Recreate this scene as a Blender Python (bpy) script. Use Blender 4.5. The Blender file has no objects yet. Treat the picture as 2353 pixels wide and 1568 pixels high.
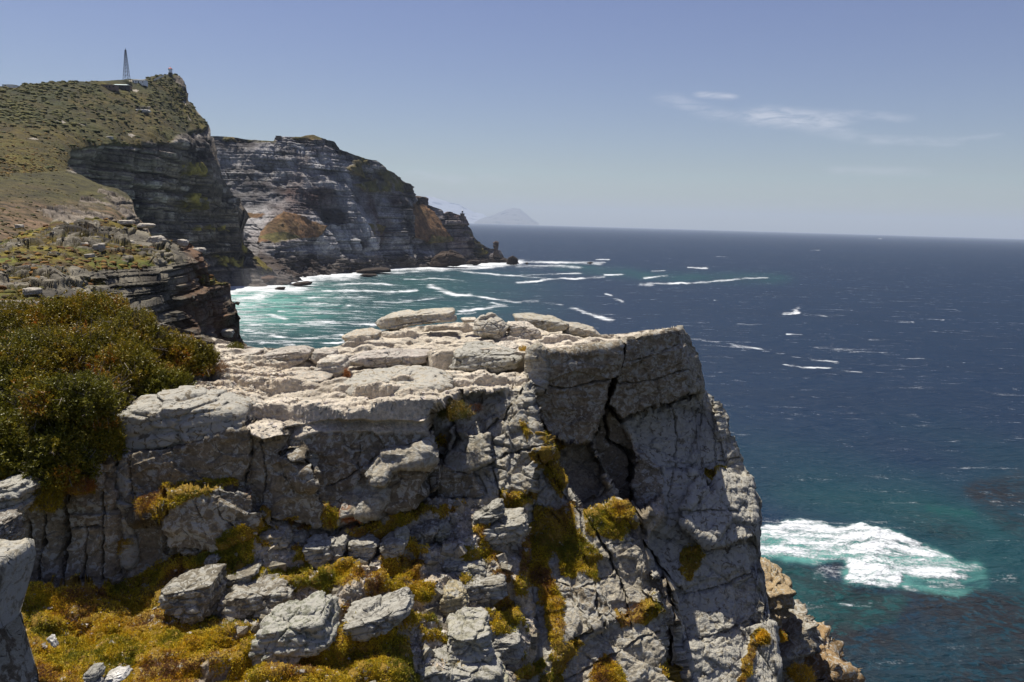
import bpy, math, random
import numpy as np
from mathutils import Matrix
S = bpy.context.scene
# ------------------------------------------------------------ camera, world, sun, exposure
W0, H0, F = 2353.0, 1568.0, 1830.0
PITCH, ROLL = math.radians(8.40), math.radians(1.63)
CAMZ = 75.0
CAM = np.array([0.0, 0.0, CAMZ])
fv = np.array([0, math.cos(PITCH), -math.sin(PITCH)])
r0 = np.array([1.0, 0, 0]); u0 = np.array([0, math.sin(PITCH), math.cos(PITCH)])
rv = math.cos(ROLL)*r0 + math.sin(ROLL)*u0
uv = math.cos(ROLL)*u0 - math.sin(ROLL)*r0
cd = bpy.data.cameras.new('camera'); cam = bpy.data.objects.new('camera', cd)
S.collection.objects.link(cam); S.camera = cam
cd.sensor_width = 36; cd.lens = 36*F/W0; cd.clip_start = 0.3; cd.clip_end = 400000
M = Matrix(((rv[0], uv[0], -fv[0], 0), (rv[1], uv[1], -fv[1], 0), (rv[2], uv[2], -fv[2], CAMZ), (0, 0, 0, 1)))
cam.matrix_world = M
SUN_EL, SUN_AZ = math.radians(68), math.radians(-44)      # azimuth from +Y towards +X
sd = bpy.data.lights.new('sun', 'SUN'); sd.energy = 4.9; sd.angle = math.radians(0.53); sd.color = (1.0, 0.95, 0.86)
so = bpy.data.objects.new('sun', sd); S.collection.objects.link(so)
SV = np.array([math.sin(SUN_AZ)*math.cos(SUN_EL), math.cos(SUN_AZ)*math.cos(SUN_EL), math.sin(SUN_EL)])
from mathutils import Vector
so.rotation_euler = Vector(SV).to_track_quat('Z', 'Y').to_euler()
so.location = (0, 0, 400)
S.view_settings.view_transform = 'Standard'; S.view_settings.look = 'None'
S.view_settings.exposure = 0.42; S.view_settings.gamma = 1.0
S.cycles.max_bounces = 6; S.cycles.volume_bounces = 0; S.cycles.transparent_max_bounces = 8
S.cycles.caustics_reflective = False; S.cycles.caustics_refractive = False

class NT:
    def __init__(s, nt): s.t = nt
    def n(s, typ, ins=None, **kw):
        nd = s.t.nodes.new(typ)
        for k, v in kw.items(): setattr(nd, k, v)
        for k, v in (ins or {}).items():
            if isinstance(v, bpy.types.NodeSocket): s.t.links.new(v, nd.inputs[k])
            else: nd.inputs[k].default_value = v
        return nd
    def math(s, op, a, b=0.0, c=0.0, clamp=False):
        return s.n('ShaderNodeMath', {0: a, 1: b, 2: c}, operation=op, use_clamp=clamp).outputs[0]
    def mix(s, f, a, b, bt='MIX'):
        return s.n('ShaderNodeMixRGB', {0: f, 1: a, 2: b}, blend_type=bt).outputs[0]
    def ramp(s, f, x0, x1):
        return s.n('ShaderNodeMapRange', {0: f, 1: x0, 2: x1}, interpolation_type='SMOOTHSTEP').outputs[0]

Wd = bpy.data.worlds.new('World'); S.world = Wd; Wd.use_nodes = True
wt = NT(Wd.node_tree); Wd.node_tree.nodes.clear()
sky = wt.n('ShaderNodeTexSky', sky_type='NISHITA', sun_disc=False, sun_elevation=SUN_EL, sun_rotation=SUN_AZ,
           altitude=75.0, air_density=1.15, dust_density=0.45, ozone_density=4.0)
SKYCOL = wt.n('ShaderNodeHueSaturation', {'Hue': 0.526, 'Saturation': 1.0, 'Value': .86, 'Color': sky.outputs[0]}).outputs[0]
def pxdir(px, py):
    a = (np.asarray(px, float)-W0/2)/F; b = (np.asarray(py, float)-H0/2)/F
    return fv + np.multiply.outer(a, rv) - np.multiply.outer(b, uv)
# cirrus wisps, laid out in sky directions (azimuth, elevation) round the place
gen = wt.n('ShaderNodeTexCoord').outputs['Generated']
sep = wt.n('ShaderNodeSeparateXYZ', {0: gen})
az = wt.math('ARCTAN2', sep.outputs[0], sep.outputs[1]); el = wt.math('ARCSINE', sep.outputs[2])
def sky_ae(px, py):
    d = pxdir(px, py); d = d/np.linalg.norm(d); return math.atan2(d[0], d[1]), math.asin(d[2])
wv = wt.n('ShaderNodeCombineXYZ', {0: wt.math('MULTIPLY', az, 9.0), 1: wt.math('MULTIPLY', el, 42.0)}).outputs[0]
nz = wt.n('ShaderNodeTexNoise', {'Vector': wv, 'Scale': 3.4, 'Detail': 7.0, 'Roughness': 0.68, 'Distortion': 0.7}).outputs[0]
cl = None
for (x0, y0, x1, y1, w, a) in [(1545, 228, 1640, 262, 14, .5), (1640, 262, 1760, 274, 12, .55), (1760, 268, 1890, 278, 20, 1.15),
        (1800, 255, 1860, 265, 9, .8), (1615, 218, 1672, 222, 7, .95), (1880, 300, 2010, 322, 12, .42), (2010, 322, 2180, 326, 9, .55),
        (2180, 324, 2290, 312, 5, .45), (1960, 262, 2070, 272, 9, .5), (1930, 392, 2110, 396, 10, .4), (960, 400, 1040, 412, 12, .4),
        (1890, 290, 1930, 300, 9, .5), (1120, 408, 1150, 412, 8, .3)]:
    a0, e0 = sky_ae(x0, y0); a1, e1 = sky_ae(x1, y1)
    L2 = (a1-a0)**2+(e1-e0)**2
    da = wt.math('SUBTRACT', az, a0); de = wt.math('SUBTRACT', el, e0)
    t = wt.math('DIVIDE', wt.math('ADD', wt.math('MULTIPLY', da, a1-a0), wt.math('MULTIPLY', de, e1-e0)), L2, clamp=True)
    dx = wt.math('SUBTRACT', da, wt.math('MULTIPLY', t, a1-a0)); dy = wt.math('SUBTRACT', de, wt.math('MULTIPLY', t, e1-e0))
    d = wt.math('SQRT', wt.math('ADD', wt.math('MULTIPLY', wt.math('MULTIPLY', dx, dx), .12), wt.math('MULTIPLY', dy, dy)))
    m = wt.math('MULTIPLY', wt.ramp(d, w/F*1.5, 0.0), a)
    cl = m if cl is None else wt.math('MAXIMUM', cl, m)
CLD = wt.math('MULTIPLY', cl, wt.ramp(nz, 0.28, 0.66))
SKYC = wt.mix(wt.math('MULTIPLY', CLD, 0.62), SKYCOL, (7.4, 7.7, 8.6, 1))
bg = wt.n('ShaderNodeBackground', {'Color': SKYC, 'Strength': 0.070})
wt.n('ShaderNodeOutputWorld', {'Surface': bg.outputs[0]})

# ------------------------------------------------------------ numpy helpers
f32 = np.float32
def ray(px, py):
    d = pxdir(px, py); return d/d[..., 1:2]
def at(px, py, D):
    return CAM + ray(px, py)*np.asarray(D, float)[..., None]
def h3(i, j, k, s):
    h = (i.astype(np.uint32)*np.uint32(374761393) + j.astype(np.uint32)*np.uint32(668265263)
         + k.astype(np.uint32)*np.uint32(2147483647) + np.uint32((s*1274126177) & 0xffffffff))
    h = (h ^ (h >> np.uint32(13)))*np.uint32(1274126177); h = h ^ (h >> np.uint32(16))
    h = h*np.uint32(2246822519); h = h ^ (h >> np.uint32(15))
    return (h & np.uint32(0xffffff)).astype(f32)/f32(0xffffff)
def noise(X, Y, Z, s=0):
    xi = np.floor(X); yi = np.floor(Y); zi = np.floor(Z)
    fx = (X-xi).astype(f32); fy = (Y-yi).astype(f32); fz = (Z-zi).astype(f32)
    xi = xi.astype(np.int64); yi = yi.astype(np.int64); zi = zi.astype(np.int64)
    fx = fx*fx*(3-2*fx); fy = fy*fy*(3-2*fy); fz = fz*fz*(3-2*fz)
    r = 0
    for a in (0, 1):
        wx = fx if a else 1-fx
        for b in (0, 1):
            wy = fy if b else 1-fy
            for c in (0, 1):
                r = r + wx*wy*(fz if c else 1-fz)*h3(xi+a, yi+b, zi+c, s)
    return r*2-1
def fbm(X, Y, Z, o=4, s=0, g=.5, ridge=False):
    r = 0; a = 1.0; t = 0
    for k in range(o):
        n = noise(X*2**k+k*17.3, Y*2**k+k*9.1, Z*2**k+k*5.7, s+k)
        if ridge: n = 1-2*np.abs(n)
        r = r + a*n; t += a; a *= g
    return r/t
def voro(X, Y, Z, s=0, j=1.0):
    xi = np.floor(X).astype(np.int64); yi = np.floor(Y).astype(np.int64); zi = np.floor(Z).astype(np.int64)
    d1 = np.full(X.shape, 9., f32); d2 = d1.copy(); hid = np.zeros(X.shape, f32)
    q = [np.zeros(X.shape, f32) for _ in range(3)]
    for a in (-1, 0, 1):
        for b in (-1, 0, 1):
            for c in (-1, 0, 1):
                i, jj, k = xi+a, yi+b, zi+c
                hx = h3(i, jj, k, s); hy = h3(i, jj, k, s+1); hz = h3(i, jj, k, s+2)
                vx = i+.5+(hx-.5)*j-X; vy = jj+.5+(hy-.5)*j-Y; vz = k+.5+(hz-.5)*j-Z
                d = np.sqrt(vx*vx+vy*vy+vz*vz).astype(f32)
                m = d < d1
                d2 = np.where(m, d1, np.minimum(d2, d)); d1 = np.where(m, d, d1)
                hid = np.where(m, h3(i, jj, k, s+3), hid)
                for w, v in zip(range(3), (vx, vy, vz)): q[w] = np.where(m, v, q[w])
    return d1, d2, hid, q
def facets(X, Y, Z, s=0, tilt=.8):
    """piecewise-planar broken relief: each cell its own offset and tilt, groove at the joints"""
    d1, d2, h, q = voro(X, Y, Z, s)
    t1 = (h*7919) % 1-.5; t2 = (h*104729) % 1-.5; t3 = (h*1299709) % 1-.5
    e = np.clip((d2-d1)/.10, 0, 1)
    return (h-.5) + tilt*(t1*q[0]+t2*q[1]+t3*q[2]), e, h
def sstep(x, a, b):
    t = np.clip((x-a)/(b-a), 0, 1); return t*t*(3-2*t)
def inpoly(x, y, poly):
    p = np.array(poly, float); r = np.zeros(x.shape, bool); n = len(p)
    sel = (x >= p[:, 0].min()) & (x <= p[:, 0].max()) & (y >= p[:, 1].min()) & (y <= p[:, 1].max())
    xs = x[sel]; ys = y[sel]; rr = np.zeros(xs.shape, bool)
    for i in range(n):
        x1, y1 = p[i]; x2, y2 = p[(i+1) % n]
        if y1 == y2: continue
        c = ((y1 > ys) != (y2 > ys)) & (xs < (x2-x1)*(ys-y1)/(y2-y1)+x1)
        rr ^= c
    r[sel] = rr; return r
def dline(x, y, pts, cut=60):
    p = np.array(pts, float); best = np.full(x.shape, 1e9)
    sel = (x > p[:, 0].min()-cut) & (x < p[:, 0].max()+cut) & (y > p[:, 1].min()-cut) & (y < p[:, 1].max()+cut)
    xs = x[sel]; ys = y[sel]; b = np.full(xs.shape, 1e9)
    for (x1, y1), (x2, y2) in zip(p[:-1], p[1:]):
        dx, dy = x2-x1, y2-y1; t = np.clip(((xs-x1)*dx+(ys-y1)*dy)/(dx*dx+dy*dy+1e-9), 0, 1)
        b = np.minimum(b, np.hypot(xs-x1-t*dx, ys-y1-t*dy))
    best[sel] = b; return best
def rbf(ctrl, x, y):
    c = np.array(ctrl, float); cx = c[:, 0]/500; cy = c[:, 1]/500; v = np.log(c[:, 2])
    n = len(c); A = np.zeros((n+3, n+3))
    A[:n, :n] = np.hypot(cx[:, None]-cx, cy[:, None]-cy); A[:n, n] = 1; A[:n, n+1] = cx; A[:n, n+2] = cy; A[n:, :n] = A[:n, n:].T
    A[:n, :n] -= np.eye(n)*0.006
    w = np.linalg.solve(A, np.concatenate([v, [0, 0, 0]]))
    r = w[n]+w[n+1]*x/500+w[n+2]*y/500
    for i in range(n): r = r+w[i]*np.hypot(x/500-cx[i], y/500-cy[i])
    return np.exp(r)
def blur(a, k):
    for ax in (0, 1):
        for _ in range(k):
            b = np.concatenate([np.take(a, [0], ax), a, np.take(a, [-1], ax)], ax)
            n = a.shape[ax]
            a = .25*np.take(b, range(0, n), ax)+.5*np.take(b, range(1, n+1), ax)+.25*np.take(b, range(2, n+2), ax)
    return a
def normals(P):
    du = np.gradient(P, axis=1); dv = np.gradient(P, axis=0)
    N = np.cross(dv, du); L = np.linalg.norm(N, axis=2, keepdims=True); N = N/np.maximum(L, 1e-12)
    back = ((P-CAM)*N).sum(2) > 0
    N[back] *= -1
    return N
def lin(*c):
    c = np.array(c, float)/255.; return np.where(c < .04045, c/12.92, ((c+.055)/1.055)**2.4)
def strata(P, h, w, s=0, dip=(0, 0)):
    """bedded, jointed sandstone relief in world space: beds of thickness ~h broken into blocks ~w wide"""
    x, y, z = P[..., 0], P[..., 1], P[..., 2]
    z = z + dip[0]*x+dip[1]*y + h*.38*fbm(x/(7*h), y/(7*h), z/(30*h), 3, s)
    fq = (x*.8+y*.6)/(5.5*w)+.5*noise(x/(6*w), y/(6*w), z/(8*h), s+61); fi = np.floor(fq).astype(np.int64)
    z = z+h*1.3*(h3(fi, fi*0, fi*0, s+62)-.5)
    zz = z/h + .3*np.sin(2*np.pi*z/(2.7*h)+s)
    k = np.floor(zz); f = zz-k; k = k.astype(np.int64)
    q = (x*.8+y*.6)/w + h3(k, k*0, k*0, s)*7 + .22*noise(x/w*.7, y/w*.7, zz, s+5)
    j = np.floor(q); g = q-j; j = j.astype(np.int64)
    zero = np.zeros_like(k)
    bed = h3(k, zero, zero, s+11)-.5
    bed = bed + .8*noise(x/(5*w), y/(5*w), k*3.7, s+7)
    blk = h3(k, j, zero, s+12)-.5
    edge = np.minimum(np.minimum(f, 1-f)*h, np.minimum(g, 1-g)*w)
    groove = 1-np.clip(edge/(.13*h), 0, 1)
    return bed*.9+blk*.45-groove*.55, groove, blk+bed*.5

COL = S.collection
def mesh_obj(name, V, Fc, mat, col=None, parent=None, smooth=True, attrs=None):
    V = np.asarray(V, f32).reshape(-1, 3); Fc = np.asarray(Fc, np.int32)
    me = bpy.data.meshes.new(name)
    n, k = Fc.shape
    me.vertices.add(len(V)); me.vertices.foreach_set('co', V.ravel())
    me.loops.add(n*k); me.loops.foreach_set('vertex_index', Fc.ravel())
    me.polygons.add(n); me.polygons.foreach_set('loop_start', np.arange(0, n*k, k, dtype=np.int32))
    me.polygons.foreach_set('use_smooth', np.full(n, smooth))
    me.update(calc_edges=True)
    if col is not None:
        a = me.color_attributes.new('Col', 'FLOAT_COLOR', 'POINT')
        c = np.ones((len(V), 4), f32); cc = np.asarray(col, f32).reshape(len(V), -1); c[:, :cc.shape[1]] = cc
        a.data.foreach_set('color', c.ravel())
    for nm, v in (attrs or {}).items():
        a = me.attributes.new(nm, 'FLOAT', 'POINT'); a.data.foreach_set('value', np.asarray(v, f32).ravel())
    me.materials.append(mat)
    o = bpy.data.objects.new(name, me); COL.objects.link(o)
    if parent: o.parent = parent
    return o
def grid_faces(ny, nx, mask=None):
    i = np.arange((ny-1)*nx).reshape(ny-1, nx)[:, :-1]
    Fc = np.stack([i, i+nx, i+nx+1, i+1], -1)
    if mask is not None: Fc = Fc[mask]
    return Fc.reshape(-1, 4)
def tag(o, label=None, cat=None, group=None, kind=None):
    if label: o['label'] = label
    if cat: o['category'] = cat
    if group: o['group'] = group
    if kind: o['kind'] = kind
    return o
def empty(name, loc, label, cat, group=None):
    o = bpy.data.objects.new(name, None); COL.objects.link(o); o.location = loc; o.empty_display_size = .5
    return tag(o, label, cat, group)

# ------------------------------------------------------------ materials
def rock_mat(name, sc, bump, lichen=0.0, speck=0.35, rough=.9):
    """sc = size in metres of the finest marks; colour comes from the surface's own colour attribute"""
    m = bpy.data.materials.new(name); m.use_nodes = True; t = NT(m.node_tree); m.node_tree.nodes.clear()
    P = t.n('ShaderNodeNewGeometry').outputs['Position']
    c = t.n('ShaderNodeAttribute', attribute_name='Col'); col = c.outputs['Color']; li = c.outputs['Alpha']
    n1 = t.n('ShaderNodeTexNoise', {'Vector': P, 'Scale': .09/sc, 'Detail': 8.0, 'Roughness': .68}).outputs[0]
    n2 = t.n('ShaderNodeTexNoise', {'Vector': P, 'Scale': .55/sc, 'Detail': 5.0, 'Roughness': .7}).outputs[0]
    n3 = t.n('ShaderNodeTexNoise', {'Vector': P, 'Scale': .25/sc, 'Detail': 6.0, 'Roughness': .65, 'Distortion': .8}).outputs[0]
    v = t.n('ShaderNodeMapRange', {0: n1, 1: .3, 2: .7, 3: .72, 4: 1.25}).outputs[0]
    col = t.mix(1.0, col, t.n('ShaderNodeCombineXYZ', {0: v, 1: v, 2: v}).outputs[0], 'MULTIPLY')
    v2 = t.n('ShaderNodeMapRange', {0: n2, 1: .3, 2: .7, 3: 1-speck, 4: 1+speck}).outputs[0]
    col = t.mix(1.0, col, t.n('ShaderNodeCombineXYZ', {0: v2, 1: v2, 2: v2}).outputs[0], 'MULTIPLY')
    if lichen:
        lm = t.math('MULTIPLY', t.ramp(t.math('ADD', n3, t.math('MULTIPLY', li, .20)), .58, .64), lichen)
        col = t.mix(lm, col, (.44, .42, .36, 1))
        dk = t.math('MULTIPLY', t.ramp(n3, .43, .38), t.math('MULTIPLY', li, .75))
        col = t.mix(dk, col, (.10, .085, .06, 1))
    wv_ = t.n('ShaderNodeVectorMath', {0: P, 1: t.n('ShaderNodeVectorMath', {0: t.n('ShaderNodeTexNoise', {'Vector': P, 'Scale': .06/sc, 'Detail': 4.0}).outputs[1], 'Scale': sc*9}, operation='SCALE').outputs[0]}, operation='ADD').outputs[0]
    def crack(s_, w_, k_):
        e_ = t.n('ShaderNodeTexVoronoi', {'Vector': t.n('ShaderNodeMapping', {'Vector': wv_, 'Scale': (1, 1, 1.7), 'Rotation': (.15, .1, .3)}).outputs[0], 'Scale': s_}, feature='DISTANCE_TO_EDGE').outputs[0]
        return t.math('MULTIPLY', t.ramp(e_, w_, 0.0), t.ramp(n3, k_, k_+.12))
    ck = t.math('MAXIMUM', crack(.040/sc, .010, .49), crack(.12/sc, .022, .57))
    col = t.mix(t.math('MULTIPLY', ck, .6), col, (.05, .042, .035, 1))
    n2 = t.math('SUBTRACT', n2, t.math('MULTIPLY', ck, .8))
    bf = t.n('ShaderNodeBump', {'Height': t.math('ADD', n2, t.math('MULTIPLY', n1, 1.6)), 'Distance': bump, 'Strength': 1.0})
    b = t.n('ShaderNodeBsdfPrincipled', {'Base Color': col, 'Roughness': rough, 'Specular IOR Level': .25, 'Normal': bf.outputs[0]})
    t.n('ShaderNodeOutputMaterial', {0: b.outputs[0]}); return m
def plain(name, c, rough=.7, metal=0.0, attr=False, trans=0.0, var=.15, sc=1.0):
    m = bpy.data.materials.new(name); m.use_nodes = True; t = NT(m.node_tree); m.node_tree.nodes.clear()
    P = t.n('ShaderNodeNewGeometry').outputs['Position']
    col = t.n('ShaderNodeAttribute', attribute_name='Col').outputs['Color'] if attr else None
    n = t.n('ShaderNodeTexNoise', {'Vector': P, 'Scale': 2.0/sc, 'Detail': 4.0}).outputs[0]
    v = t.n('ShaderNodeMapRange', {0: n, 1: .3, 2: .7, 3: 1-var, 4: 1+var}).outputs[0]
    if col is None: col = t.n('ShaderNodeRGB').outputs[0]; col.default_value = (*c, 1)
    col = t.mix(1.0, col, t.n('ShaderNodeCombineXYZ', {0: v, 1: v, 2: v}).outputs[0], 'MULTIPLY')
    b = t.n('ShaderNodeBsdfPrincipled', {'Base Color': col, 'Roughness': rough, 'Metallic': metal, 'Specular IOR Level': .3})
    out = b.outputs[0]
    if trans:
        tr = t.n('ShaderNodeBsdfTranslucent', {'Color': col}).outputs[0]
        out = t.n('ShaderNodeMixShader', {0: trans, 1: b.outputs[0], 2: tr}).outputs[0]
    t.n('ShaderNodeOutputMaterial', {0: out}); return m
M_FG = rock_mat('sandstone_near', .035, .05, lichen=.85, speck=.42)
M_MID = rock_mat('sandstone_mid', .35, .3, speck=.4)
M_FAR2 = rock_mat('sandstone_spur', .7, .6, speck=.42)
M_FAR = rock_mat('sandstone_far', 1.6, 1.4, speck=.42)
# ------------------------------------------------------------ far terrain
def top_at(top, x):
    p = np.array(top, float); return np.interp(x, p[:, 0], p[:, 1])
def fbmP(P, L, o=4, s=0, **k): return fbm(P[..., 0]/L, P[..., 1]/L, P[..., 2]/L, o, s, **k)
def skirt(V, C, n, step, drop):
    """close the sheet behind its skyline: rows that fall away on the far side"""
    rows = []; cr = []
    for k in range(n, 0, -1):
        d_ = V[0]-CAM; d_ = d_/np.linalg.norm(d_, axis=1, keepdims=True); R = V[0]+d_*step*k; R[:, 2] -= drop*k*k; rows.append(R); cr.append(C[0])
    return np.concatenate([np.array(rows), V]), np.concatenate([np.array(cr), C])
def mask_poly(PX, PY, polys, warp=5, s=3, L=14.):
    wx = PX+warp*fbm(PX/L, PY/L, PX*0, 3, s); wy = PY+warp*fbm(PX/L, PY/L, PX*0+9.5, 3, s+4)
    m = np.zeros(PX.shape, bool)
    for p in polys: m |= inpoly(wx, wy, p)
    return m.astype(f32)
def grid(top, ybot, x0, x1, nx, ny, g=1.0, jag=0.0):
    xs = np.linspace(x0, x1, nx); yt = top_at(top, xs)
    if jag: yt = yt + jag*fbm(xs/9, xs*0, xs*0, 3, 5)
    v = np.linspace(0, 1, ny)[:, None]**g
    yb = top_at(ybot, xs) if isinstance(ybot, list) else ybot
    PX = np.broadcast_to(xs, (ny, nx)).copy(); PY = yt+(yb-yt)*v
    return PX, PY
def lerpc(a, b, t): return a+(b-a)*t[..., None]

# ---- lighthouse hill
B_top = [(-30, 197), (35, 200), (60, 195), (120, 190), (170, 188), (232, 187), (275, 184), (300, 182), (330, 184), (345, 177), (370, 172), (392, 170.5), (408, 172),
         (419, 180), (427, 190), (429, 200), (430, 217), (432, 232), (445, 243), (452, 256), (465, 270), (480, 288), (487, 300), (489, 312), (497, 318), (499, 345), (506, 382), (512, 405),
         (525, 430), (540, 450), (556, 456), (557, 500), (559, 555), (575, 572), (600, 598), (630, 622), (646, 640)]
B_ctrl = [(-30, 200, 690), (120, 190, 750), (270, 185, 850), (392, 172, 950), (428, 192, 955), (430, 225, 952), (0, 300, 520), (150, 300, 600), (300, 300, 720), (450, 275, 905), (490, 310, 905),
          (170, 345, 560), (250, 333, 625), (330, 338, 675), (400, 325, 760), (480, 325, 860), (180, 385, 585), (300, 400, 690), (400, 400, 770), (240, 400, 640), (330, 470, 690), (400, 480, 775),
          (500, 480, 860), (500, 400, 862), (545, 480, 880), (360, 560, 700), (500, 580, 850), (560, 600, 880), (600, 625, 880), (540, 662, 850), (440, 640, 790), (380, 700, 700), (600, 670, 850),
          (150, 400, 440), (200, 428, 610), (255, 443, 650), (300, 500, 670), (330, 560, 690), (-30, 430, 335), (0, 500, 300), (150, 500, 500), (0, 560, 270), (200, 600, 600)]
PX, PY = grid(B_top, [(-30, 640), (540, 690), (646, 690)], -30, 646, 470, 400, .85, .8)
D = rbf(B_ctrl, PX, PY)
D = np.clip(D, 120, 1050)
P = at(PX, PY, D); N = normals(P)
cliffB = mask_poly(PX, PY, [[(165, 350), (240, 333), (320, 338), (330, 328), (395, 332), (402, 312), (470, 300), (480, 290), (660, 300), (660, 720), (340, 720), (160, 720), (160, 500), (150, 400)],
                            [(400, 178), (440, 168), (440, 225), (428, 215), (412, 205), (404, 190)], [(425, 225), (445, 240), (425, 235)], [(310, 248), (345, 252), (340, 262), (312, 258)]], 7)
spur = np.zeros(PX.shape)
vegc0 = mask_poly(PX, PY, [[(425, 375), (470, 372), (480, 400), (450, 405), (425, 400)], [(424, 462), (450, 445), (482, 452), (485, 482), (430, 485)], [(560, 556), (600, 595), (632, 622), (604, 622), (585, 600), (566, 580)],
                          [(460, 520), (540, 520), (530, 530), (455, 530)], [(500, 590), (540, 590), (560, 610), (520, 615)]], 14)
vegc = vegc0*sstep(fbmP(P, 7, 4, 77), -.15, .2)
st, gr, bl = strata(P, 9, 14, 3); s2, g2, b2 = strata(P, 3.4, 6, 23); s3, g3, b3 = strata(P, 1.5, 4, 43)
m = blur(cliffB, 2)
vd1, vd2, vh, _ = voro(P[..., 0]/7.5, P[..., 1]/11, P[..., 2]*0+.5, 7)
bush = np.clip(1-vd1*1.15, 0, 1)**.7*(.35+vh)
rib = fbm(P[..., 0]/22, P[..., 1]/22, P[..., 2]/160, 4, 91, .6); wk = np.clip(.75+fbmP(P, 45, 3, 92)*1.2, .25, 1.2)
disp = (m*(1-vegc))*(st*5.5*wk+s2*3.0*wk+s3*.9+rib*13 - 16*np.clip(fbmP(P, 90, 2, 9), -.2, 1)) + (1-m)*(bush*2.0+1.2*fbmP(P, 12, 3, 4)) + spur*(s2*2.0)*np.clip(fbmP(P, 40, 3, 8)*2+.6, 0, 1)
disp *= np.clip(D/700, .35, 1)
disp[0] *= .3; disp[1:6] *= .6
N = N*np.stack([m*0+1, m*0+1, 1-.85*m], -1)
V = P+N*disp[..., None]
n1 = fbmP(P, 45, 4, 31); n2 = fbmP(P, 14, 3, 32)
veg = lerpc(lin(84, 80, 36), lin(108, 86, 42), np.clip(.5+n1*1.3+(PY-260)/300*.6, 0, 1))
veg = lerpc(veg, lin(62, 64, 28), np.clip((n2-.05)*1.6+(280-PY)/120, 0, 1)*.85)
veg = lerpc(veg, lin(112, 100, 34), np.clip(n1*1.6-.2+sstep(PY, 300, 360)*.5, 0, .7)*(1-spur))
veg = veg*(.6+.7*vh[..., None])
veg = lerpc(veg, lin(112, 96, 70), spur*np.clip(.45+fbmP(P, 6, 3, 12)*1.3, 0, 1))
rk = lerpc(lin(126, 116, 104), lin(46, 40, 38), np.clip(.34+fbm(P[..., 0]/40, P[..., 1]/40, P[..., 2]/14, 4, 41)*1.8, 0, 1))
rk = lerpc(rk, lin(172, 164, 152), np.clip(b2*1.2+fbm(P[..., 0]/16, P[..., 1]/16, P[..., 2]/5, 4, 43)*1.3-.30, 0, .85))
rk = rk*(1-.6*np.clip(wk*(gr*.8+.9*g2)+.3*g3, 0, 1)[..., None])*(1-.45*np.clip(-rib*2.2-.2, 0, 1))[..., None]*1.15  # dark joints, plus shade of the recessed gullies painted into the rock colour
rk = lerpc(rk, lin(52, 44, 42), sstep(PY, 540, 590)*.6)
rockm = np.maximum(m*(1-vegc), spur*np.clip(g2*.0+fbmP(P, 16, 3, 51)*2, 0, .85))
veg = veg*np.array([.50, .54, .40])*(1+.35*n2[..., None])
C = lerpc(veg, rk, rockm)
C = lerpc(C, lin(150, 136, 62)*.9, vegc*m*np.clip(.8+n2, 0, 1))
far_r = ((h3((P[..., 0]/4).astype(int), (P[..., 1]/7).astype(int), (P[..., 2]*0).astype(int), 3) > .992) & (m < .1))
C[far_r] = lin(165, 155, 140)
V, C = skirt(V, C, 4, 25, 4)
tag(mesh_obj('hill', V, grid_faces(*V.shape[:2]), M_FAR, C), kind='structure')
GB = (PX, PY, V[4:]); mB = m; spurB = spur

# ---- stony spur below the hill
S_top = [(-30, 402), (100, 396), (150, 394), (178, 399), (195, 407), (215, 418), (240, 427), (270, 434), (289, 443), (300, 455), (308, 468), (304, 486), (318, 502), (334, 516), (343, 530), (352, 560), (365, 600)]
S_ctrl = [(-30, 402, 372), (100, 398, 415), (150, 396, 436), (200, 412, 440), (255, 432, 430), (300, 457, 425), (320, 505, 395), (345, 535, 390), (-30, 430, 330), (0, 500, 250), (150, 500, 300), (250, 500, 330), (-30, 560, 190), (150, 560, 235), (250, 600, 250), (330, 600, 330), (360, 640, 350)]
PX, PY = grid(S_top, 650, -30, 365, 380, 220, .9, 1.0)
D = rbf(S_ctrl, PX, PY); P = at(PX, PY, D); N = normals(P)
rimS = mask_poly(PX, PY, [[(235, 428), (300, 440), (360, 560), (330, 560), (300, 500), (200, 505), (100, 500), (90, 480), (180, 470), (190, 458), (260, 455), (225, 440)], [(130, 480), (300, 500), (345, 560), (200, 545), (120, 520)]], 12, 5, 20.)
st, gr, bl = strata(P, 3.4, 6, 13); s2, g2, b2 = strata(P, 1.2, 2.6, 33)
mS = blur(rimS*sstep(fbmP(P, 18, 3, 8), -.35, .05), 1)
disp = mS*(st*2.4+s2*1.0)+(1-mS)*(.5*fbmP(P, 6, 3, 4)+.5*np.clip(fbmP(P, 2.5, 3, 6), 0, 1)); disp[0] *= .4
V = P+N*disp[..., None]
n1 = fbmP(P, 30, 4, 31)
vg = lerpc(lin(84, 78, 36), lin(98, 82, 52), np.clip(sstep(PY, 440, 500)+n1, 0, 1)); vg = vg*(.60+.5*fbmP(P, 4, 3, 35)[..., None])
pk = np.clip(sstep(PY, 450, 490)*(.30+fbmP(P, 3.5, 4, 39)*1.6), 0, .85)
vg = lerpc(vg, lin(124, 100, 76), pk)
rk = lerpc(lin(140, 128, 112), lin(66, 58, 52), np.clip(.45+fbmP(P, 9, 4, 41)*1.4, 0, 1))*(1-.7*np.clip(gr*.7+.7*g2, 0, 1)[..., None])
C = lerpc(vg, rk, mS)
V, C = skirt(V, C, 4, 10, 3)
tag(mesh_obj('spur', V, grid_faces(*V.shape[:2]), M_FAR2, C), kind='structure')
GS = (PX, PY, V[4:]); rimS_ = mS

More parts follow.
